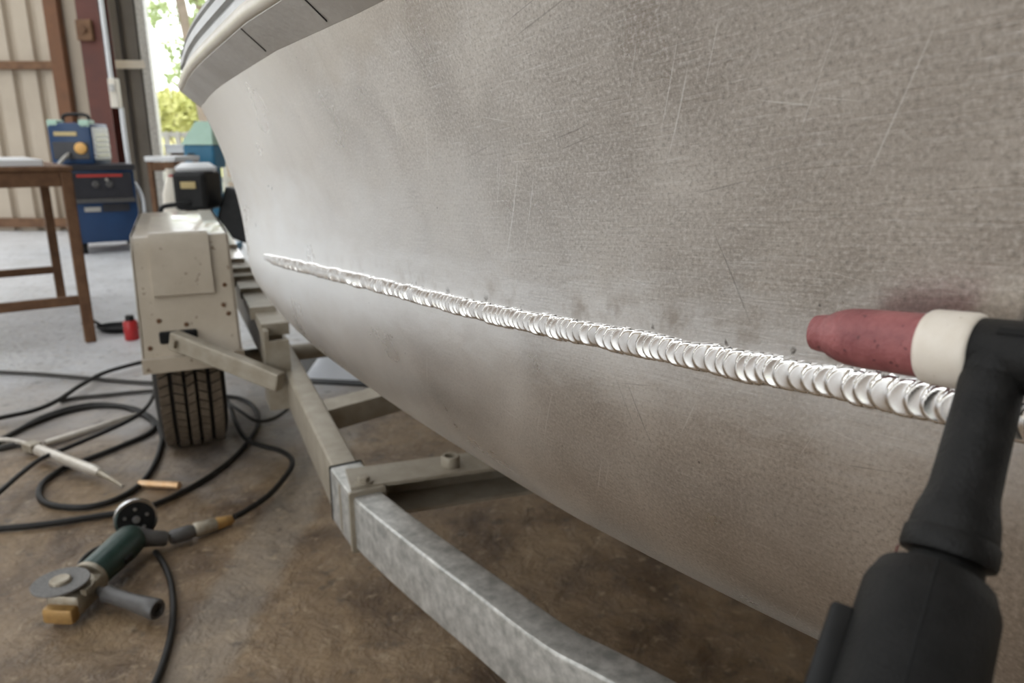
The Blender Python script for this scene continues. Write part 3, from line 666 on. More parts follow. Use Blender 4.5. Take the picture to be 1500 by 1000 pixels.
# keel rollers carry the hull
for s, zb in ((.62, .352), (.70, .335)):
    base = (f0 + u * s + bk * .04) if zb > .34 else (g0 + u2 * s + bk2 * .04)
    p2 = Vector((base.x, base.y)); lat = (p2 - W0).dot(NI); k2 = p2 + NI * (HB - lat); base = Vector((k2.x, k2.y, zb)) - u * .0
    b = MB(); b.cyl(base + Vector((-.07, -.04, .055)), base + Vector((.07, .04, .055)), .045, 20); b.build('keel_roller', 'black', trailer, smooth=40)
    b = MB(); b.box(base + Vector((0, 0, .0)), (.1, .06, .05)); b.build('roller_bracket', 'galv_old', trailer)
# hanger bracket and stepped bunk pads
HD = Vector((-math.sin(R(24.3)), math.cos(R(24.3)), 0)); RD = Vector((math.cos(R(24.3)), math.sin(R(24.3)), 0))
def quadbox(corners_top, h): return [q - Vector((0, 0, h)) for q in corners_top], corners_top
pb = Z(402, 545, .37)
b = MB(); o = Z(392, 552, .33); b.hexa([o + Vector((0, 0, -.10)), o + RD * .012 + Vector((0, 0, -.10)), o + RD * .012 + HD * .11 + Vector((0, 0, -.10)), o + HD * .11 + Vector((0, 0, -.10))], [o + Vector((0, 0, .13)), o + RD * .012 + Vector((0, 0, .13)), o + RD * .012 + HD * .11 + Vector((0, 0, .13)), o + HD * .11 + Vector((0, 0, .13))]); b.build('hanger_plate', 'galv_old', trailer)
b = MB(); b.hexa([o + RD * .012 + Vector((0, 0, -.10)), o + RD * .065 + Vector((0, 0, -.10)), o + RD * .065 + HD * .014 + Vector((0, 0, -.10)), o + RD * .012 + HD * .014 + Vector((0, 0, -.10))], [o + RD * .012 + Vector((0, 0, .10)), o + RD * .065 + Vector((0, 0, .10)), o + RD * .065 + HD * .014 + Vector((0, 0, .10)), o + RD * .012 + HD * .014 + Vector((0, 0, .10))]); b.build('hanger_plate', 'galv_old', trailer)
pads = [((378, 452), (404, 452), (420, 474), (384, 474)), ((360, 426), (388, 430), (398, 448), (368, 449)), ((349, 405), (374, 408), (380, 421), (356, 421)), ((343, 394), (366, 396), (370, 403), (347, 403)), ((335, 381), (358, 382), (362, 392), (340, 392)), ((322, 362), (346, 364), (352, 378), (331, 378)), ((305, 329), (329, 330), (340, 357), (320, 359)), ((290, 307), (310, 307), (320, 324), (296, 325))]
PZ = .47
for k, cs in enumerate(pads):
    PK = PZ + .016 * k; tops = [Z(x, y, PK) for x, y in cs]; ctr = sum(tops, Vector()) / 4
    # straighten every pad to the bunk direction
    L1 = max(.05, abs((tops[3] - tops[0]).dot(HD)) * .96); W1 = .075
    pts = [ctr - HD * L1 / 2 - RD * W1 / 2, ctr - HD * L1 / 2 + RD * W1 / 2, ctr + HD * L1 / 2 + RD * W1 / 2, ctr + HD * L1 / 2 - RD * W1 / 2]
    b = MB(); b.hexa([q - Vector((0, 0, .035)) for q in pts], pts); b.build('bunk_pad', 'galv_old' if k < 5 else 'fender', trailer)
a0 = sum([Z(x, y, PZ) for x, y in pads[0]], Vector()) / 4; a1 = sum([Z(x, y, PZ + .016 * 7) for x, y in pads[-1]], Vector()) / 4
dd = (a1 - a0); dd.normalize(); a0 = a0 - dd * .05; a1 = a1 + dd * .1; rr_ = Vector((dd.y, -dd.x, 0)) * .022; dz = Vector((0, 0, 1))
b = MB(); b.hexa([a0 - rr_ - dz * .16, a0 + rr_ - dz * .16, a1 + rr_ - dz * .16, a1 - rr_ - dz * .16], [a0 - rr_ - dz * .036, a0 + rr_ - dz * .036, a1 + rr_ - dz * .036, a1 - rr_ - dz * .036]); b.build('bunk_beam', 'galv_old', trailer)
# strut from the mudguard to the hanger
s0 = Z(262, 500, .415); s1 = Z(402, 556, .335)
d = (s1 - s0).normalized(); zz = Vector((0, 0, 1)); zz = (zz - d * zz.dot(d)).normalized(); yy = zz.cross(d); rot = Matrix((d, yy, zz)).transposed()
b = MB(); b.box((s0 + s1) / 2, ((s1 - s0).length + .04, .035, .052), rot, bev=.004); b.build('strut', 'galv_old', trailer)
b = MB(); b.hexa([s0 - d * .0 - yy * .03 - zz * .012 - d * .004, s0 + yy * .03 - zz * .012, s0 + yy * .03 + zz * .012, s0 - yy * .03 + zz * .012], [s0 + d * .01 - yy * .03 - zz * .012, s0 + d * .01 + yy * .03 - zz * .012, s0 + d * .01 + yy * .03 + zz * .012, s0 + d * .01 - yy * .03 + zz * .012]); b.build('strut_foot', 'galv_old', trailer)
# mudguard (folded sheet): local frame at the top front left corner
FT = .70; FLp = Z(190, 348, FT); FW_ = .262
def fp(x, y, z): return FLp + RD * x + HD * y + Vector((0, 0, z - FT))
outl = [(-.13, .345), (-.005, .66), (.03, .695), (.05, .70), (.88, .70), (.93, .68), (1.06, .38)]      # (along, height) of the folded top sheet
def sheet(x0, x1, outline, off, name, m, thick=.006):
    b = MB(); n = len(outline); vs = []
    for dz_ in (off, off - thick):
        for x in (x0, x1):
            for i, (y, z) in enumerate(outline):
                a = outline[max(i - 1, 0)]; c = outline[min(i + 1, n - 1)]; tx, tz = c[0] - a[0], c[1] - a[1]; l = math.hypot(tx, tz); vs.append(fp(x, y - tz / l * dz_, z + tx / l * dz_))
    fs = []
    for i in range(n - 1): fs += [(i, i + 1, n + i + 1, n + i), (2 * n + i, 3 * n + i, 3 * n + i + 1, 2 * n + i + 1), (i, 2 * n + i, 2 * n + i + 1, i + 1), (n + i, n + i + 1, 3 * n + i + 1, 3 * n + i)]
    fs += [(0, n, 3 * n, 2 * n), (n - 1, 3 * n - 1, 4 * n - 1, 2 * n - 1)]
    b.add(vs, fs); return b.build(name, m, fender, smooth=25)
fender = bpy.data.objects.new('mudguard', None); COL.objects.link(fender); fender.parent = trailer; fender.location = WM(trailer).inverted() @ fp(.13, .4, .70)
sheet(.0, FW_, outl, 0, 'mudguard_sheet', 'fender')
sheet(.045, .205, [(-.055, .535), (-.005, .66), (.03, .695), (.05, .70), (.60, .70)], .009, 'raised_panel', 'fender', .009)
for x in (.0, FW_ - .006):          # side skirts
    b = MB(); poly = outl + [(.90, .40), (.75, .52), (.2, .52), (.05, .40), (-.02, .33)]
    vs = [fp(x + e, y, z) for e in (-.002, .005) for y, z in poly]; n = len(poly)
    b.add(vs, [tuple(range(n)), tuple(range(2 * n - 1, n - 1, -1))] + [(i, (i + 1) % n, n + (i + 1) % n, n + i) for i in range(n)]); b.build('skirt', 'fender', fender)
b = MB(); b.hexa([fp(-.004, -.142, .335), fp(FW_ + .004, -.142, .335), fp(FW_ + .004, -.12, .335), fp(-.004, -.12, .335)], [fp(-.004, -.138, .375), fp(FW_ + .004, -.138, .375), fp(FW_ + .004, -.11, .375), fp(-.004, -.11, .375)]); b.build('rolled_lip', 'fender', fender)
cs = Z(262, 497, .42); n_ = (Vector((-RD.y, RD.x, 0)) * -1)
sl = Matrix((RD, HD, Vector((0, 0, 1)))).transposed()
def on_front(x, z): 
    f = (z - .345) / (.66 - .345); return fp(x, -.13 + .125 * f, z)
xx = (cs - FLp).dot(RD)
b = MB(); b.box(on_front(xx, .425), (.10, .02, .035), sl, bev=.006); b.build('strut_slot', 'gap', fender)
for x, z in ((.235, .555), (.225, .50), (.236, .475), (.05, .47), (.12, .455), (.02, .40)):
    b = MB(); q = on_front(x, z); b.lathe(q + HD * .004, q - HD * .003, [(0, .007), (1, .006)], 12); b.build('rivet', 'rust', fender)
# wheel
wheel = bpy.data.objects.new('wheel', None); COL.objects.link(wheel); wheel.parent = trailer
TR = .262; cw = Z(289, 652, 0); cw = cw + HD * .06 + Vector((0, 0, TR)); wheel.location = WM(trailer).inverted() @ cw
TW = .20; hw = TW / 2
b = MB(); b.lathe(cw - RD * hw, cw + RD * hw, [(0, TR * .62), (.0, TR * .80), (.03, TR * .90), (.08, TR * .955), (.16, TR * .955), (.84, TR * .955), (.92, TR * .955), (.97, TR * .90), (1, TR * .80), (1, TR * .62)], 72, cap=False); b.build('tyre', 'tyre', wheel, smooth=40)
b = MB(); b.lathe(cw - RD * hw * .8, cw + RD * hw * .8, [(0, .03), (0, TR * .55), (.05, TR * .63), (.95, TR * .63), (1, TR * .55), (1, .03)], 40); b.build('rim', 'white', wheel, smooth=40)
blk = MB(); NBK = 54
for j, (x0, x1) in enumerate(((-.086, -.058), (-.046, -.020), (-.010, .012), (.022, .046), (.058, .086))):
    for k in range(NBK):
        a0_ = 2 * math.pi * (k + (.5 if j % 2 else 0)) / NBK; a1_ = a0_ + 2 * math.pi / NBK * .82; rI = TR * .94; rO = TR * (1.0 if abs(x0 + x1) < .12 else .985)
        def tp(x, a, r): return cw + RD * x + HD * (r * math.cos(a)) + Vector((0, 0, r * math.sin(a)))
        sk = .010 if j % 2 else -.010
        sk = sk / TR
        blk.hexa([tp(x0, a0_, rI), tp(x1, a0_ + sk, rI), tp(x1, a1_ + sk, rI), tp(x0, a1_, rI)], [tp(x0, a0_, rO), tp(x1, a0_ + sk, rO), tp(x1, a1_ + sk, rO), tp(x0, a1_, rO)])
tag(blk.build('tread_blocks', 'tread', wheel), kind='stuff')
b = MB(); b.cyl(cw + RD * .05, cw + RD * 1.25, .028, 16); b.build('axle', 'galv_old', trailer, smooth=40)

# ================================================================== FLOOR CLUTTER
def cable(name, pts, r, m, label, cat='cable', group='black cables on the floor', lift=0.0):
    P3 = [Z(x, y, r + .0015 + lift) for x, y in pts]
    def run_on(a, b_, bend): d = (a - b_).normalized(); return [a + d * k + bend * k * k for k in (.1, .22, .36, .52, .7, .9, 1.1)]     # runs on out of view
    if pts[0][0] <= -30: P3 = run_on(P3[0], P3[1], Vector((0, .1, 0)))[::-1] + P3
    if pts[-1][0] <= -30: P3 = P3 + run_on(P3[-1], P3[-2], Vector((0, -.1, 0)))
    elif pts[-1][1] >= 1030: P3 = P3 + run_on(P3[-1], P3[-2], Vector((-.15, 0, 0)))
    b = MB(); b.tube(spline(P3, 8), r, 10); return tag(b.build(name, m, smooth=60), label, cat, group)
cable('cable', [(-40, 543), (0, 545), (60, 548), (130, 554), (190, 559), (235, 560), (275, 552)], .0085, 'cable_grey', 'straight grey cable running left to right to the mudguard, uppermost on floor')
cable('cable', [(-40, 622), (0, 612), (50, 601), (85, 586), (115, 566), (150, 547), (185, 536), (215, 529), (260, 520)], .0085, 'cable', 'black cable rising diagonally from left edge to behind the wheel', lift=.019)
cable('cable', [(88, 588), (110, 583), (150, 579), (190, 575), (240, 571), (275, 568)], .0080, 'cable_grey', 'short grey cable branching right towards the tyre')
cable('cable', [(-40, 668), (0, 645), (40, 624), (90, 605), (140, 595), (180, 596), (205, 606), (221, 615), (226, 625), (216, 636), (185, 650), (140, 668), (95, 685), (66, 704), (57, 722), (66, 736), (92, 742), (130, 742), (168, 732), (200, 714), (222, 688), (234, 660), (237, 638), (228, 618), (210, 604), (190, 597), (150, 592), (110, 596), (60, 612), (20, 634), (-40, 664)], .0085, 'cable', 'black cable lying in a big coil left of the tyre')
cable('cable', [(-30, 745), (0, 720), (30, 694), (60, 672), (100, 655), (150, 634), (190, 615), (215, 596), (226, 575), (229, 550), (226, 536)], .0070, 'cable', 'thin black cable from lower left edge up past the coil', lift=.037)
cable('cable', [(-40, 778), (0, 774), (70, 767), (140, 756), (200, 746), (245, 731), (300, 702), (345, 668), (372, 634), (379, 612), (370, 594), (350, 583), (325, 580)], .0080, 'cable', 'long black cable passing behind the dial and looping right of the tyre')
cable('cable', [(343, 757), (362, 747), (395, 724), (418, 698), (428, 680), (424, 668), (408, 659), (385, 653), (362, 644), (347, 622), (338, 598), (332, 585)], .0080, 'cable', 'black cable curving from the brass plug round towards the tyre', lift=.018)
cable('cable', [(430, 590), (418, 602), (398, 614), (375, 616), (355, 604), (335, 590)], .0060, 'cable_grey', 'thin grey cable beside the trailer rail right of the tyre', lift=.036)
cable('cable', [(228, 808), (240, 826), (250, 852), (254, 890), (250, 930), (240, 968), (226, 1003), (205, 1040)], .0070, 'cable', 'black cord from the grinder running down to the bottom edge')
cable('cable', [(168, 800), (148, 802), (130, 812), (118, 826), (122, 838)], .0070, 'cable', 'short black cord loop behind the grinder')
def rod(name, x0, y0, x1, y1, r, m, label, taper=1.0):
    a = Z(x0, y0, r + .002); c = Z(x1, y1, r * taper + .002); b = MB(); b.lathe(a, c, [(0, r * .8), (.01, r), (.97, r * taper), (1, r * taper * .7)], 16)
    return tag(b.build(name, m, smooth=40), label, 'rod', 'rods on the floor')
rod('metal_rod', 66, 650, 200, 607, .012, 'rod', 'pale metal tube lying inside the cable coil', .8)
t = thing('electrode_holder', 'pale grey stick holder with narrow tip across the coil', 'holder', Z(100, 672, 0))
a = Z(55, 658, .040); c = Z(146, 692, .036); e = Z(180, 712, .022)
b = MB(); b.lathe(a, c, [(0, .012), (.02, .0175), (.9, .016), (1, .011)], 20); b.build('grip', 'rod', t, smooth=40)
b = MB(); b.lathe(c, e, [(0, .009), (1, .004)], 12); b.build('tip', 'cast', t, smooth=40)
b = MB(); b.tube(spline([Z(58, 659, .018), Z(45, 652, .018), Z(30, 650, .012), Z(0, 656, .010), Z(-40, 660, .01)]), [.012] * 8 + [.010] * 25, 10); b.build('lead', 'cable_grey', t, smooth=60)
b = MB(); b.box((Z(47, 654, .022)), (.05, .04, .03), Matrix.Rotation(R(-25), 3, 'Z'), bev=.006); b.build('jaw', 'cast', t)
b = MB(); b.tube(spline([Z(40, 650, .026), Z(20, 645, .022), Z(0, 644, .018), Z(-30, 646, .018)]), .008, 8); b.build('lever', 'rod', t, smooth=60)
rod('copper_rod', 204, 708, 264, 711, .011, 'copper', 'short copper coloured rod by the cable coil')
# ---- angle grinder, disc upwards
gp = Z(103, 905, 0); gt = Z(214, 800, 0); ga = (gt - gp); ga.z = 0; ga.normalize(); gr_ = Vector((ga.y, -ga.x, 0))
gang = math.atan2(ga.y, ga.x)
grinder = thing('angle_grinder', 'dark green angle grinder lying disc up on the floor', 'grinder', gp, gang)
def G(x, y, z): return gp + ga * x + gr_ * y + Vector((0, 0, z))      # x along the body, y to its right
grot = Matrix((ga, -gr_, Vector((0, 0, 1)))).transposed()
b = MB(); b.lathe(G(.075, 0, .047), G(.245, 0, .050), [(0, .031), (.06, .035), (.4, .036), (.75, .038), (.93, .036), (1, .030)], 36); b.build('motor_body', 'green_body', grinder, smooth=50)
b = MB(); b.lathe(G(.24, 0, .050), Z(246, 789, .030), [(0, .028), (.15, .026), (.5, .020), (.92, .018), (1, .013)], 28); b.build('rear_grip', 'grey_plastic', grinder, smooth=50)
b = MB(); b.box(G(.035, 0, .038), (.105, .074, .050), grot, bev=.012); b.build('gear_head', 'cast', grinder, smooth=40)
b = MB(); b.box(G(-.022, 0, .026), (.03, .066, .036), grot, bev=.008); b.build('gear_cover', 'amber_alloy', grinder, smooth=40)
b = MB(); b.lathe(G(.072, 0, .046), G(.084, 0, .047), [(0, .036), (.2, .038), (.8, .038), (1, .035)], 36); b.build('collar', 'cast', grinder, smooth=40)
dc = G(.006, -.012, .078)
b = MB(); b.lathe(dc - Vector((0, 0, .022)), dc - Vector((0, 0, .002)), [(0, .020), (1, .016)], 24); b.build('spindle', 'steel', grinder, smooth=40)
b = MB(); b.lathe(dc, dc + Vector((0, 0, .005)), [(0, .030), (0, .053), (.3, .054), (.8, .054), (1, .053), (.7, .032), (.6, .02)], 56); b.build('abrasive_disc', 'disc', grinder, smooth=40)
b = MB(); b.lathe(dc + Vector((0, 0, .0035)), dc + Vector((0, 0, .011)), [(0, .021), (.7, .020), (1, .017), (.85, .008)], 28); b.build('flange_nut', 'cast', grinder, smooth=40)
gv = MB(); n = 20; vs = []
for z in (.058, .070):
    for r in (.046, .060):
        for k in range(n + 1):
            a = R(-100) + R(200) * k / n; vs.append(G(.006 + r * math.cos(a), -.012 + r * math.sin(a), z))
m_ = n + 1
gv.add(vs, [f for k in range(n) for f in ((k, k + 1, m_ + k + 1, m_ + k), (2 * m_ + k, 3 * m_ + k, 3 * m_ + k + 1, 2 * m_ + k + 1), (m_ + k, m_ + k + 1, 3 * m_ + k + 1, 3 * m_ + k), (k, 2 * m_ + k, 2 * m_ + k + 1, k + 1))] + [(0, m_, 3 * m_, 2 * m_), (n, 2 * m_ + n, 3 * m_ + n, m_ + n)])
gv.build('disc_guard', 'cast', grinder)
h0_ = G(.045, .036, .036); h1_ = Z(231, 893, .034); 
b = MB(); b.lathe(h0_, h1_, [(0, .010), (.12, .011), (.16, .018), (.25, .0165), (.55, .0165), (.85, .020), (.97, .0215), (1, .019), (1.0, .014), (.93, .012)], 28); b.build('side_handle', 'grey_plastic', grinder, smooth=50)
b = MB(); b.box(G(.16, .034, .045), (.03, .012, .014), grot, bev=.003); b.build('switch', 'black', grinder)
# cable coupling behind the grinder
t = thing('cable_coupling', 'brass and steel cable coupling behind the grinder tail', 'coupling', Z(290, 785, 0))
a = Z(248, 788, .026); c = Z(284, 777, .024); e = Z(342, 760, .016)
b = MB(); b.lathe(a, c, [(0, .014), (.1, .018), (.8, .019), (1, .015)], 20); b.build('socket', 'grey_plastic', t, smooth=40)
b = MB(); b.lathe(c, c.lerp(e, .55), [(0, .015), (.1, .019), (.9, .018), (1, .015)], 20); b.build('sleeve', 'cast', t, smooth=40)
b = MB(); b.lathe(c.lerp(e, .5), e, [(0, .015), (.2, .0165), (.8, .0130), (1, .009)], 20); b.build('brass_end', 'amber_alloy', t, smooth=40)
# dial / cup standing on edge
gc = Z(202, 786, 0); gc = Vector((gc.x, gc.y, .053)); fd = Vector((.55, -.80, .20)).normalized()
dial = thing('dial_gauge', 'round black faced dial with steel rim standing on edge', 'dial', (gc.x, gc.y, 0))
b = MB(); b.lathe(gc + fd * .022, gc - fd * .026, [(0, .043), (0, .049), (.06, .0505), (.25, .0505), (.3, .048), (.9, .046), (1, .038)], 48); b.build('case', 'chrome', dial, smooth=40)
b = MB(); b.lathe(gc + fd * .0225, gc + fd * .012, [(0, .0435), (1, .0435)], 40); b.build('face', 'black', dial)
b = MB(); b.lathe(gc + fd * .027, gc + fd * .02, [(0, .008), (1, .010)], 20); b.build('hub', 'steel', dial, smooth=40)
sd_ = fd.cross(Vector((0, 0, 1))).normalized(); ud_ = sd_.cross(fd)
for a in (20, 92, 164, 236, 308):
    q = gc + fd * .0225 + (sd_ * math.cos(R(a)) + ud_ * math.sin(R(a))) * .026; b = MB(); b.lathe(q, q + fd * .003, [(0, .0045), (1, .0035)], 14); b.build('stud', 'steel', dial)
# red can and white sheet
q = Z(194, 497, 0)
t = thing('red_can', 'small red can on the floor beside the mudguard', 'can', q)
b = MB(); b.lathe(q, q + Vector((0, 0, .10)), [(0, .030), (.05, .034), (.9, .034), (1, .028)], 24); b.build('can_body', 'red', t, smooth=40)
b = MB(); b.lathe(q + Vector((0, 0, .10)), q + Vector((0, 0, .125)), [(0, .022), (1, .020)], 16); b.build('can_cap', 'black', t, smooth=40)
q = Z(176, 484, 0); t = thing('black_tray', 'low black tray on the floor left of the red can', 'tray', q)
b = MB(); b.lathe(q, q + Vector((0, 0, .03)), [(0, .09), (.6, .115), (1, .12), (1, .11), (.3, .09)], 28, ell=.7); b.build('tray_body', 'black', t, smooth=40)
b = MB(); b.tube(spline([q + Vector((-.1, 0, .03)), q + Vector((-.16, .02, .05)), q + Vector((-.2, .0, .035))]), .008, 8); b.build('tray_handle', 'black', t, smooth=60)
t = thing('white_sheet', 'white folded plastic sheet lying under the boat behind the trailer', 'plastic sheet', Z(490, 552, 0))
b = MB(); nx, ny = 14, 10; vs = []
A_ = Z(445, 556, 0); Bx = Z(545, 560, 0) - A_; By = Z(470, 520, 0) - A_
for j in range(ny):
    for i in range(nx):
        u_, v_ = i / (nx - 1), j / (ny - 1); q = A_ + Bx * u_ + By * v_; ed = min(u_, 1 - u_, v_, 1 - v_); vs.append((q.x, q.y, .006 + .10 * min(1, ed * 5) * (.7 + .6 * mnoise.noise((u_ * 4, v_ * 4, 1)))))
b.add(vs, [(j * nx + i, j * nx + i + 1, (j + 1) * nx + i + 1, (j + 1) * nx + i) for j in range(ny - 1) for i in range(nx - 1)]); b.build('sheet_fold', 'sheet', t, smooth=70)
b = MB(); q = A_ + Bx * .5 + By * .4; b.box((q.x, q.y, .004), (.55, .4, .006), Matrix.Rotation(R(-10), 3, 'Z')); b.build('base_board', 'black', t)

# ================================================================== WORK TABLE
A = Z(133, 500, 0); Bq = Z(91, 440, 0); ed = (Bq - A); TD = ed.length; ed.normalize(); fr = Vector((-ed.y, ed.x, 0))
if fr.x > 0: fr = -fr
TL = 1.9; TH = .835
table = thing('steel_workbench', 'rusty angle iron workbench with lower rails at the left edge', 'workbench', A + ed * .6 + fr * .9, math.atan2(ed.y, ed.x))
trot = Matrix((ed, -fr, Vector((0, 0, 1)))).transposed()
def T(a, f, z): return A + ed * a + fr * f + Vector((0, 0, z))
S = .05
for a in (0, TD):
    for f in (0, TL):
        b = MB(); b.box(T(a, f, TH / 2), (S, S, TH), trot, bev=.005); b.build('leg', 'rust', table)
for z, lab in ((TH - .035, 'top_rail'),):
    for f in (0, TL): b = MB(); b.box(T(TD / 2, f, z), (TD - S, .04, .07), trot, bev=.004); b.build(lab, 'rust', table)
    for a in (0, TD): b = MB(); b.box(T(a, TL / 2, z), (.04, TL - S, .07), trot, bev=.004); b.build(lab, 'rust', table)
for a, z in ((0, .215), (TD, .20)):
    b = MB(); b.box(T(a, TL / 2, z), (.035, TL - S, .045), trot, bev=.004); b.build('lower_rail', 'rust', table)
b = MB(); b.box(T(TD / 2, TL / 2, TH + .012), (TD + .06, TL + .06, .022), trot, bev=.004); b.build('table_top', 'rust', table)
pl = thing('steel_plate', 'pale sheet metal plate lying on the rusty workbench', 'plate', T(TD / 2, TL / 2, TH + .023), math.atan2(ed.y, ed.x))
b = MB(); b.box(T(TD / 2 + .03, TL / 2 + .05, TH + .038), (TD - .06, TL - .06, .03), trot, bev=.003); b.build('plate', 'white', pl)
b = MB(); b.box(T(TD / 2 + .12, TL / 2 + .12, TH + .058), (TD - .3, TL - .4, .008), trot, bev=.003); b.build('plate', 'white', pl)

# ================================================================== WELDERS
def machine_box(root, w_, d_, h_, z0, m, bev): 
    b = MB(); b.box((0, 0, z0 + h_ / 2), (w_, d_, h_), bev=bev); return b.build('case', m, root, smooth=30, world=False)
cq = Z(145, 372, 0); cart_c = cq + Vector((-.10, .36, 0)); az = R(33)
cart = thing('welder_cart', 'large blue welding machine on castors behind the workbench', 'welder', cart_c, az)
cw_, cd_, ch_ = .52, .68, .64
machine_box(cart, cw_, cd_, ch_, .10, 'blue', .012)
def lb(name, c, size, m, root, bev=.004): b = MB(); b.box(c, size, bev=bev); return b.build(name, m, root, world=False)
fy = -cd_ / 2
lb('top_lid', (0, 0, .765), (cw_ + .03, cd_ + .03, .05), 'panel', cart)
lb('control_panel', (0, fy - .006, .60), (cw_ - .05, .016, .24), 'panel', cart)
lb('stripe', (-.02, fy - .016, .695), (.36, .006, .022), 'red_text', cart, .001)
lb('trim_bar', (0, fy - .02, .475), (cw_ - .03, .03, .035), 'grey_plastic', cart)
lb('name_plate', (-.11, fy - .006, .40), (.13, .012, .04), 'plate', cart, .002)
lb('vent_panel', (.08, fy - .004, .41), (.22, .010, .07), 'panel', cart, .002)
lb('side_panel', (-cw_ / 2 - .004, .05, .55), (.010, .50, .30), 'blue_lt', cart)
lb('side_panel', (-cw_ / 2 - .004, .05, .26), (.010, .50, .22), 'blue_lt', cart)
for x in (-.06, .05):
    b = MB(); b.lathe((x, fy - .012, .62), (x, fy - .04, .62), [(0, .030), (.9, .026), (1, .02)], 20); b.build('knob', 'grey_plastic', cart, world=False)
b = MB(); b.lathe((.03, fy - .012, .66), (.03, fy - .03, .66), [(0, .014), (1, .012)], 14); b.build('lamp', 'plate', cart, world=False)
for x in (-.21, .21):
    for y in (-.27, .27):
        b = MB(); b.lathe((x - .02, y, .045), (x + .02, y, .045), [(0, .038), (.1, .044), (.9, .044), (1, .038)], 20); b.box((x, y, .085), (.05, .06, .03)); b.build('castor', 'black', cart, world=False)
b = MB(); b.tube(spline([(-.25, -.36, .74), (-.30, -.42, .62), (-.30, -.40, .40), (-.27, -.38, .2), (-.3, -.42, .02)]), .014, 8); b.build('lead', 'white', cart, smooth=60, world=False)
b = MB(); b.tube(spline([(.27, -.2, .62), (.31, -.28, .5), (.31, -.3, .32), (.28, -.3, .1)]), .016, 8); b.build('lead', 'white', cart, smooth=60, world=False)
c = P(107, 246, (cart_c - C0).dot(FW) + .0); top = Vector((cart_c.x - .10, cart_c.y - .05, .79)); wa = R(8)
wd = thing('portable_welder', 'small blue inverter welder with handle standing on the welder cart', 'welder', top, wa)
sw, sd2, sh = .36, .42, .36
machine_box(wd, sw, sd2, sh, .0, 'blue', .02)
lb('side_vent', (sw / 2 + .004, 0, .18), (.012, .36, .28), 'white', wd)
for k in range(5): lb('louvre', (sw / 2 + .012, -.02, .08 + .045 * k), (.008, .26, .014), 'steel', wd, .001)
for x in (-sw / 2 + .05, sw / 2 - .05): lb('corner_guard', (x, -.14, sh - .01), (.09, .14, .07), 'pale_green', wd, .012)
b = MB(); b.tube(spline([(-.11, -.02, sh), (-.10, -.02, sh + .065), (0, -.02, sh + .078), (.10, -.02, sh + .065), (.11, -.02, sh)]), .015, 10); b.build('carry_handle', 'black', wd, smooth=60, world=False)
b = MB(); b.lathe((.085, -sd2 / 2 - .03, .14), (.085, -sd2 / 2, .14), [(0, .042), (.2, .05), (1, .052)], 28); b.build('dial', 'amber', wd, smooth=40, world=False)
lb('front_panel', (0, -sd2 / 2 - .002, .12), (.30, .010, .15), 'panel', wd)
lb('lettering', (-.03, -sd2 / 2 - .005, .265), (.19, .008, .035), 'gold_text', wd, .001)
b = MB(); b.tube(spline([(-.02, -sd2 / 2 - .02, .09), (-.03, -sd2 / 2 - .09, .06), (-.07, -sd2 / 2 - .13, .0), (-.09, -sd2 / 2 - .14, -.05)]), .016, 8); b.build('lead', 'plate', wd, smooth=60, world=False)

# ================================================================== THINGS AT THE DOORWAY
q = Z(290, 330, 0)
YK = 5.2
def at_y(px, py, Y): return V(px, py, Y)
# black engine block on a stand
c = at_y(290, 275, YK); t = thing('black_engine', 'black engine unit with pale top cover at the trailer tail', 'engine', (c.x, YK, 0))
x0 = at_y(266, 275, YK).x; x1 = at_y(314, 275, YK).x; z1 = at_y(290, 250, YK).z; z0 = at_y(290, 306, YK).z
b = MB(); b.box(((x0 + x1) / 2, YK, (z0 + z1) / 2), (x1 - x0, .30, z1 - z0), bev=.03); b.build('block', 'black', t)
b = MB(); b.lathe(((x0 + x1) / 2, YK, z1), ((x0 + x1) / 2, YK, z1 + .055), [(0, .13), (.4, .14), (1, .09)], 28, ell=.8); b.build('cover', 'white', t, smooth=40)
b = MB(); b.box(((x0 + x1) / 2, YK - .155, (z0 + z1) / 2 + .04), (.10, .012, .045), bev=.003); b.build('badge', 'gold_text', t)
b = MB(); b.box(((x0 + x1) / 2, YK, z0 / 2), (.12, .16, z0), bev=.01); b.build('stand', 'black', t)
b = MB(); a = at_y(236, 313, YK - .2); b.tube(spline([((x0 + x1) / 2, YK - .15, z0 + .05), ((a.x + x0) / 2, YK - .2, a.z + .05), (a.x, YK - .2, a.z + .02), (a.x - .02, YK - .2, a.z - .03)]), .016, 8); b.build('tiller', 'black', t, smooth=60)
b = MB(); b.box((x1 + .12, YK + .1, z0 - .05), (.26, .12, .34), Matrix.Rotation(R(20), 3, 'Y'), bev=.02); b.build('leg_casing', 'black', t)
# teal machine with pale green hood
YM = 7.0; c = at_y(298, 240, YM); t = thing('drill_press', 'teal machine with pale green hood standing in the doorway', 'machine', (c.x, YM, 0))
xa = at_y(278, 225, YM).x; xb = at_y(322, 225, YM).x; za = at_y(300, 246, YM).z; zb = at_y(300, 212, YM).z; zt = at_y(300, 178, YM).z
b = MB(); b.box(((xa + xb) / 2, YM, (za + zb) / 2), (xb - xa, .28, zb - za), bev=.02); b.build('body', 'teal', t)
b = MB(); b.box(((xa + xb) / 2 + .03, YM, za / 2 + .02), (.16, .16, za), bev=.01); b.box(((xa + xb) / 2, YM, .03), (.42, .36, .06), bev=.01); b.build('pedestal', 'teal', t)
b = MB(); xm = (xa + xb) / 2; b.hexa([Vector((xa - .01, YM - .15, zb)), Vector((xb, YM - .15, zb)), Vector((xb, YM + .15, zb)), Vector((xa - .01, YM + .15, zb))], [Vector((xm - .02, YM - .09, zt)), Vector((xb - .02, YM - .09, zt)), Vector((xb - .02, YM + .09, zt)), Vector((xm - .02, YM + .09, zt))]); b.build('hood', 'pale_green', t)
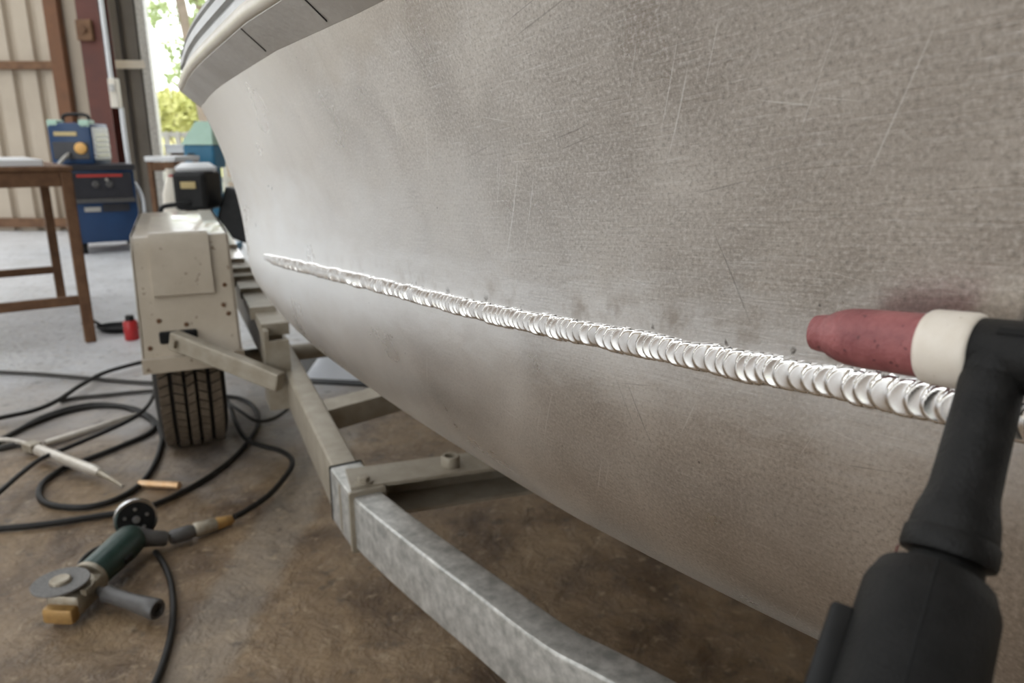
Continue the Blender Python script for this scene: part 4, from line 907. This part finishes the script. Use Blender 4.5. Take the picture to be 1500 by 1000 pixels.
b = MB(); b.lathe((xm - .05, YM - .15, (za + zb) / 2), (xm - .05, YM - .24, (za + zb) / 2), [(0, .03), (.8, .03), (1, .02)], 16); b.build('spindle_knob', 'black', t)
# white benches & sack
YS = 6.4; c = at_y(245, 232, YS)
t = thing('white_bench', 'low white topped bench just inside the doorway', 'bench', (c.x, YS, 0))
xa = at_y(232, 232, YS).x; xb = at_y(275, 232, YS).x; zt = at_y(250, 232, YS).z
b = MB(); b.box(((xa + xb) / 2, YS, zt), (xb - xa, .5, .04), bev=.006); b.build('bench_top', 'white', t)
for x in (xa + .03, xb - .03):
    for y in (YS - .22, YS + .22): b = MB(); b.box((x, y, zt / 2), (.035, .035, zt - .03)); b.build('leg', 'rust', t)
b = MB(); b.box(((xa + xb) / 2, YS - .22, zt - .06), (xb - xa - .1, .03, .07)); b.build('apron', 'rust', t)
YS2 = 5.9; t = thing('cream_sack', 'cream and pink sack slumped below the white bench', 'sack', (at_y(250, 280, YS2).x, YS2, 0))
x0 = at_y(236, 275, YS2).x; x1 = at_y(270, 275, YS2).x; zt = at_y(250, 247, YS2).z
prof = [(0, .8), (.05, .95), (.25, 1.0), (.5, .92), (.75, .80), (.88, .55), (.93, .30), (.96, .36), (1, .42)]
rS = (x1 - x0) / 2; b = MB(); b.lathe(((x0 + x1) / 2, YS2, 0.0), ((x0 + x1) / 2, YS2, zt), [(f, r * rS) for f, r in prof], 24, ell=.8)
for v in b.v:
    nz = mnoise.noise((v.x * 9, v.y * 9, v.z * 7)); v.x += nz * .02; v.y += nz * .02
b.build('sack_body', 'cream', t, smooth=60)
b = MB(); b.lathe(((x0 + x1) / 2, YS2, zt * .92), ((x0 + x1) / 2, YS2, zt * .945), [(0, rS * .34), (1, rS * .36)], 20, ell=.8); b.build('tie', 'red', t)
YS3 = 7.6; c = at_y(262, 218, YS3); t = thing('white_crate', 'small white crate on a dark stand near the teal machine', 'crate', (c.x, YS3, 0))
xa = at_y(252, 218, YS3).x; xb = at_y(278, 218, YS3).x; zt = at_y(262, 213, YS3).z; zb = at_y(262, 224, YS3).z
b = MB(); b.box(((xa + xb) / 2, YS3, (zt + zb) / 2), (xb - xa, .3, zt - zb), bev=.008); b.build('crate_body', 'white', t)
b = MB(); b.box(((xa + xb) / 2, YS3, zt), (xb - xa + .02, .32, .02), bev=.004); b.build('crate_rim', 'white', t)
b = MB(); b.box(((xa + xb) / 2, YS3, zb / 2), (.14, .2, zb), bev=.01); b.build('stand', 'rust', t)
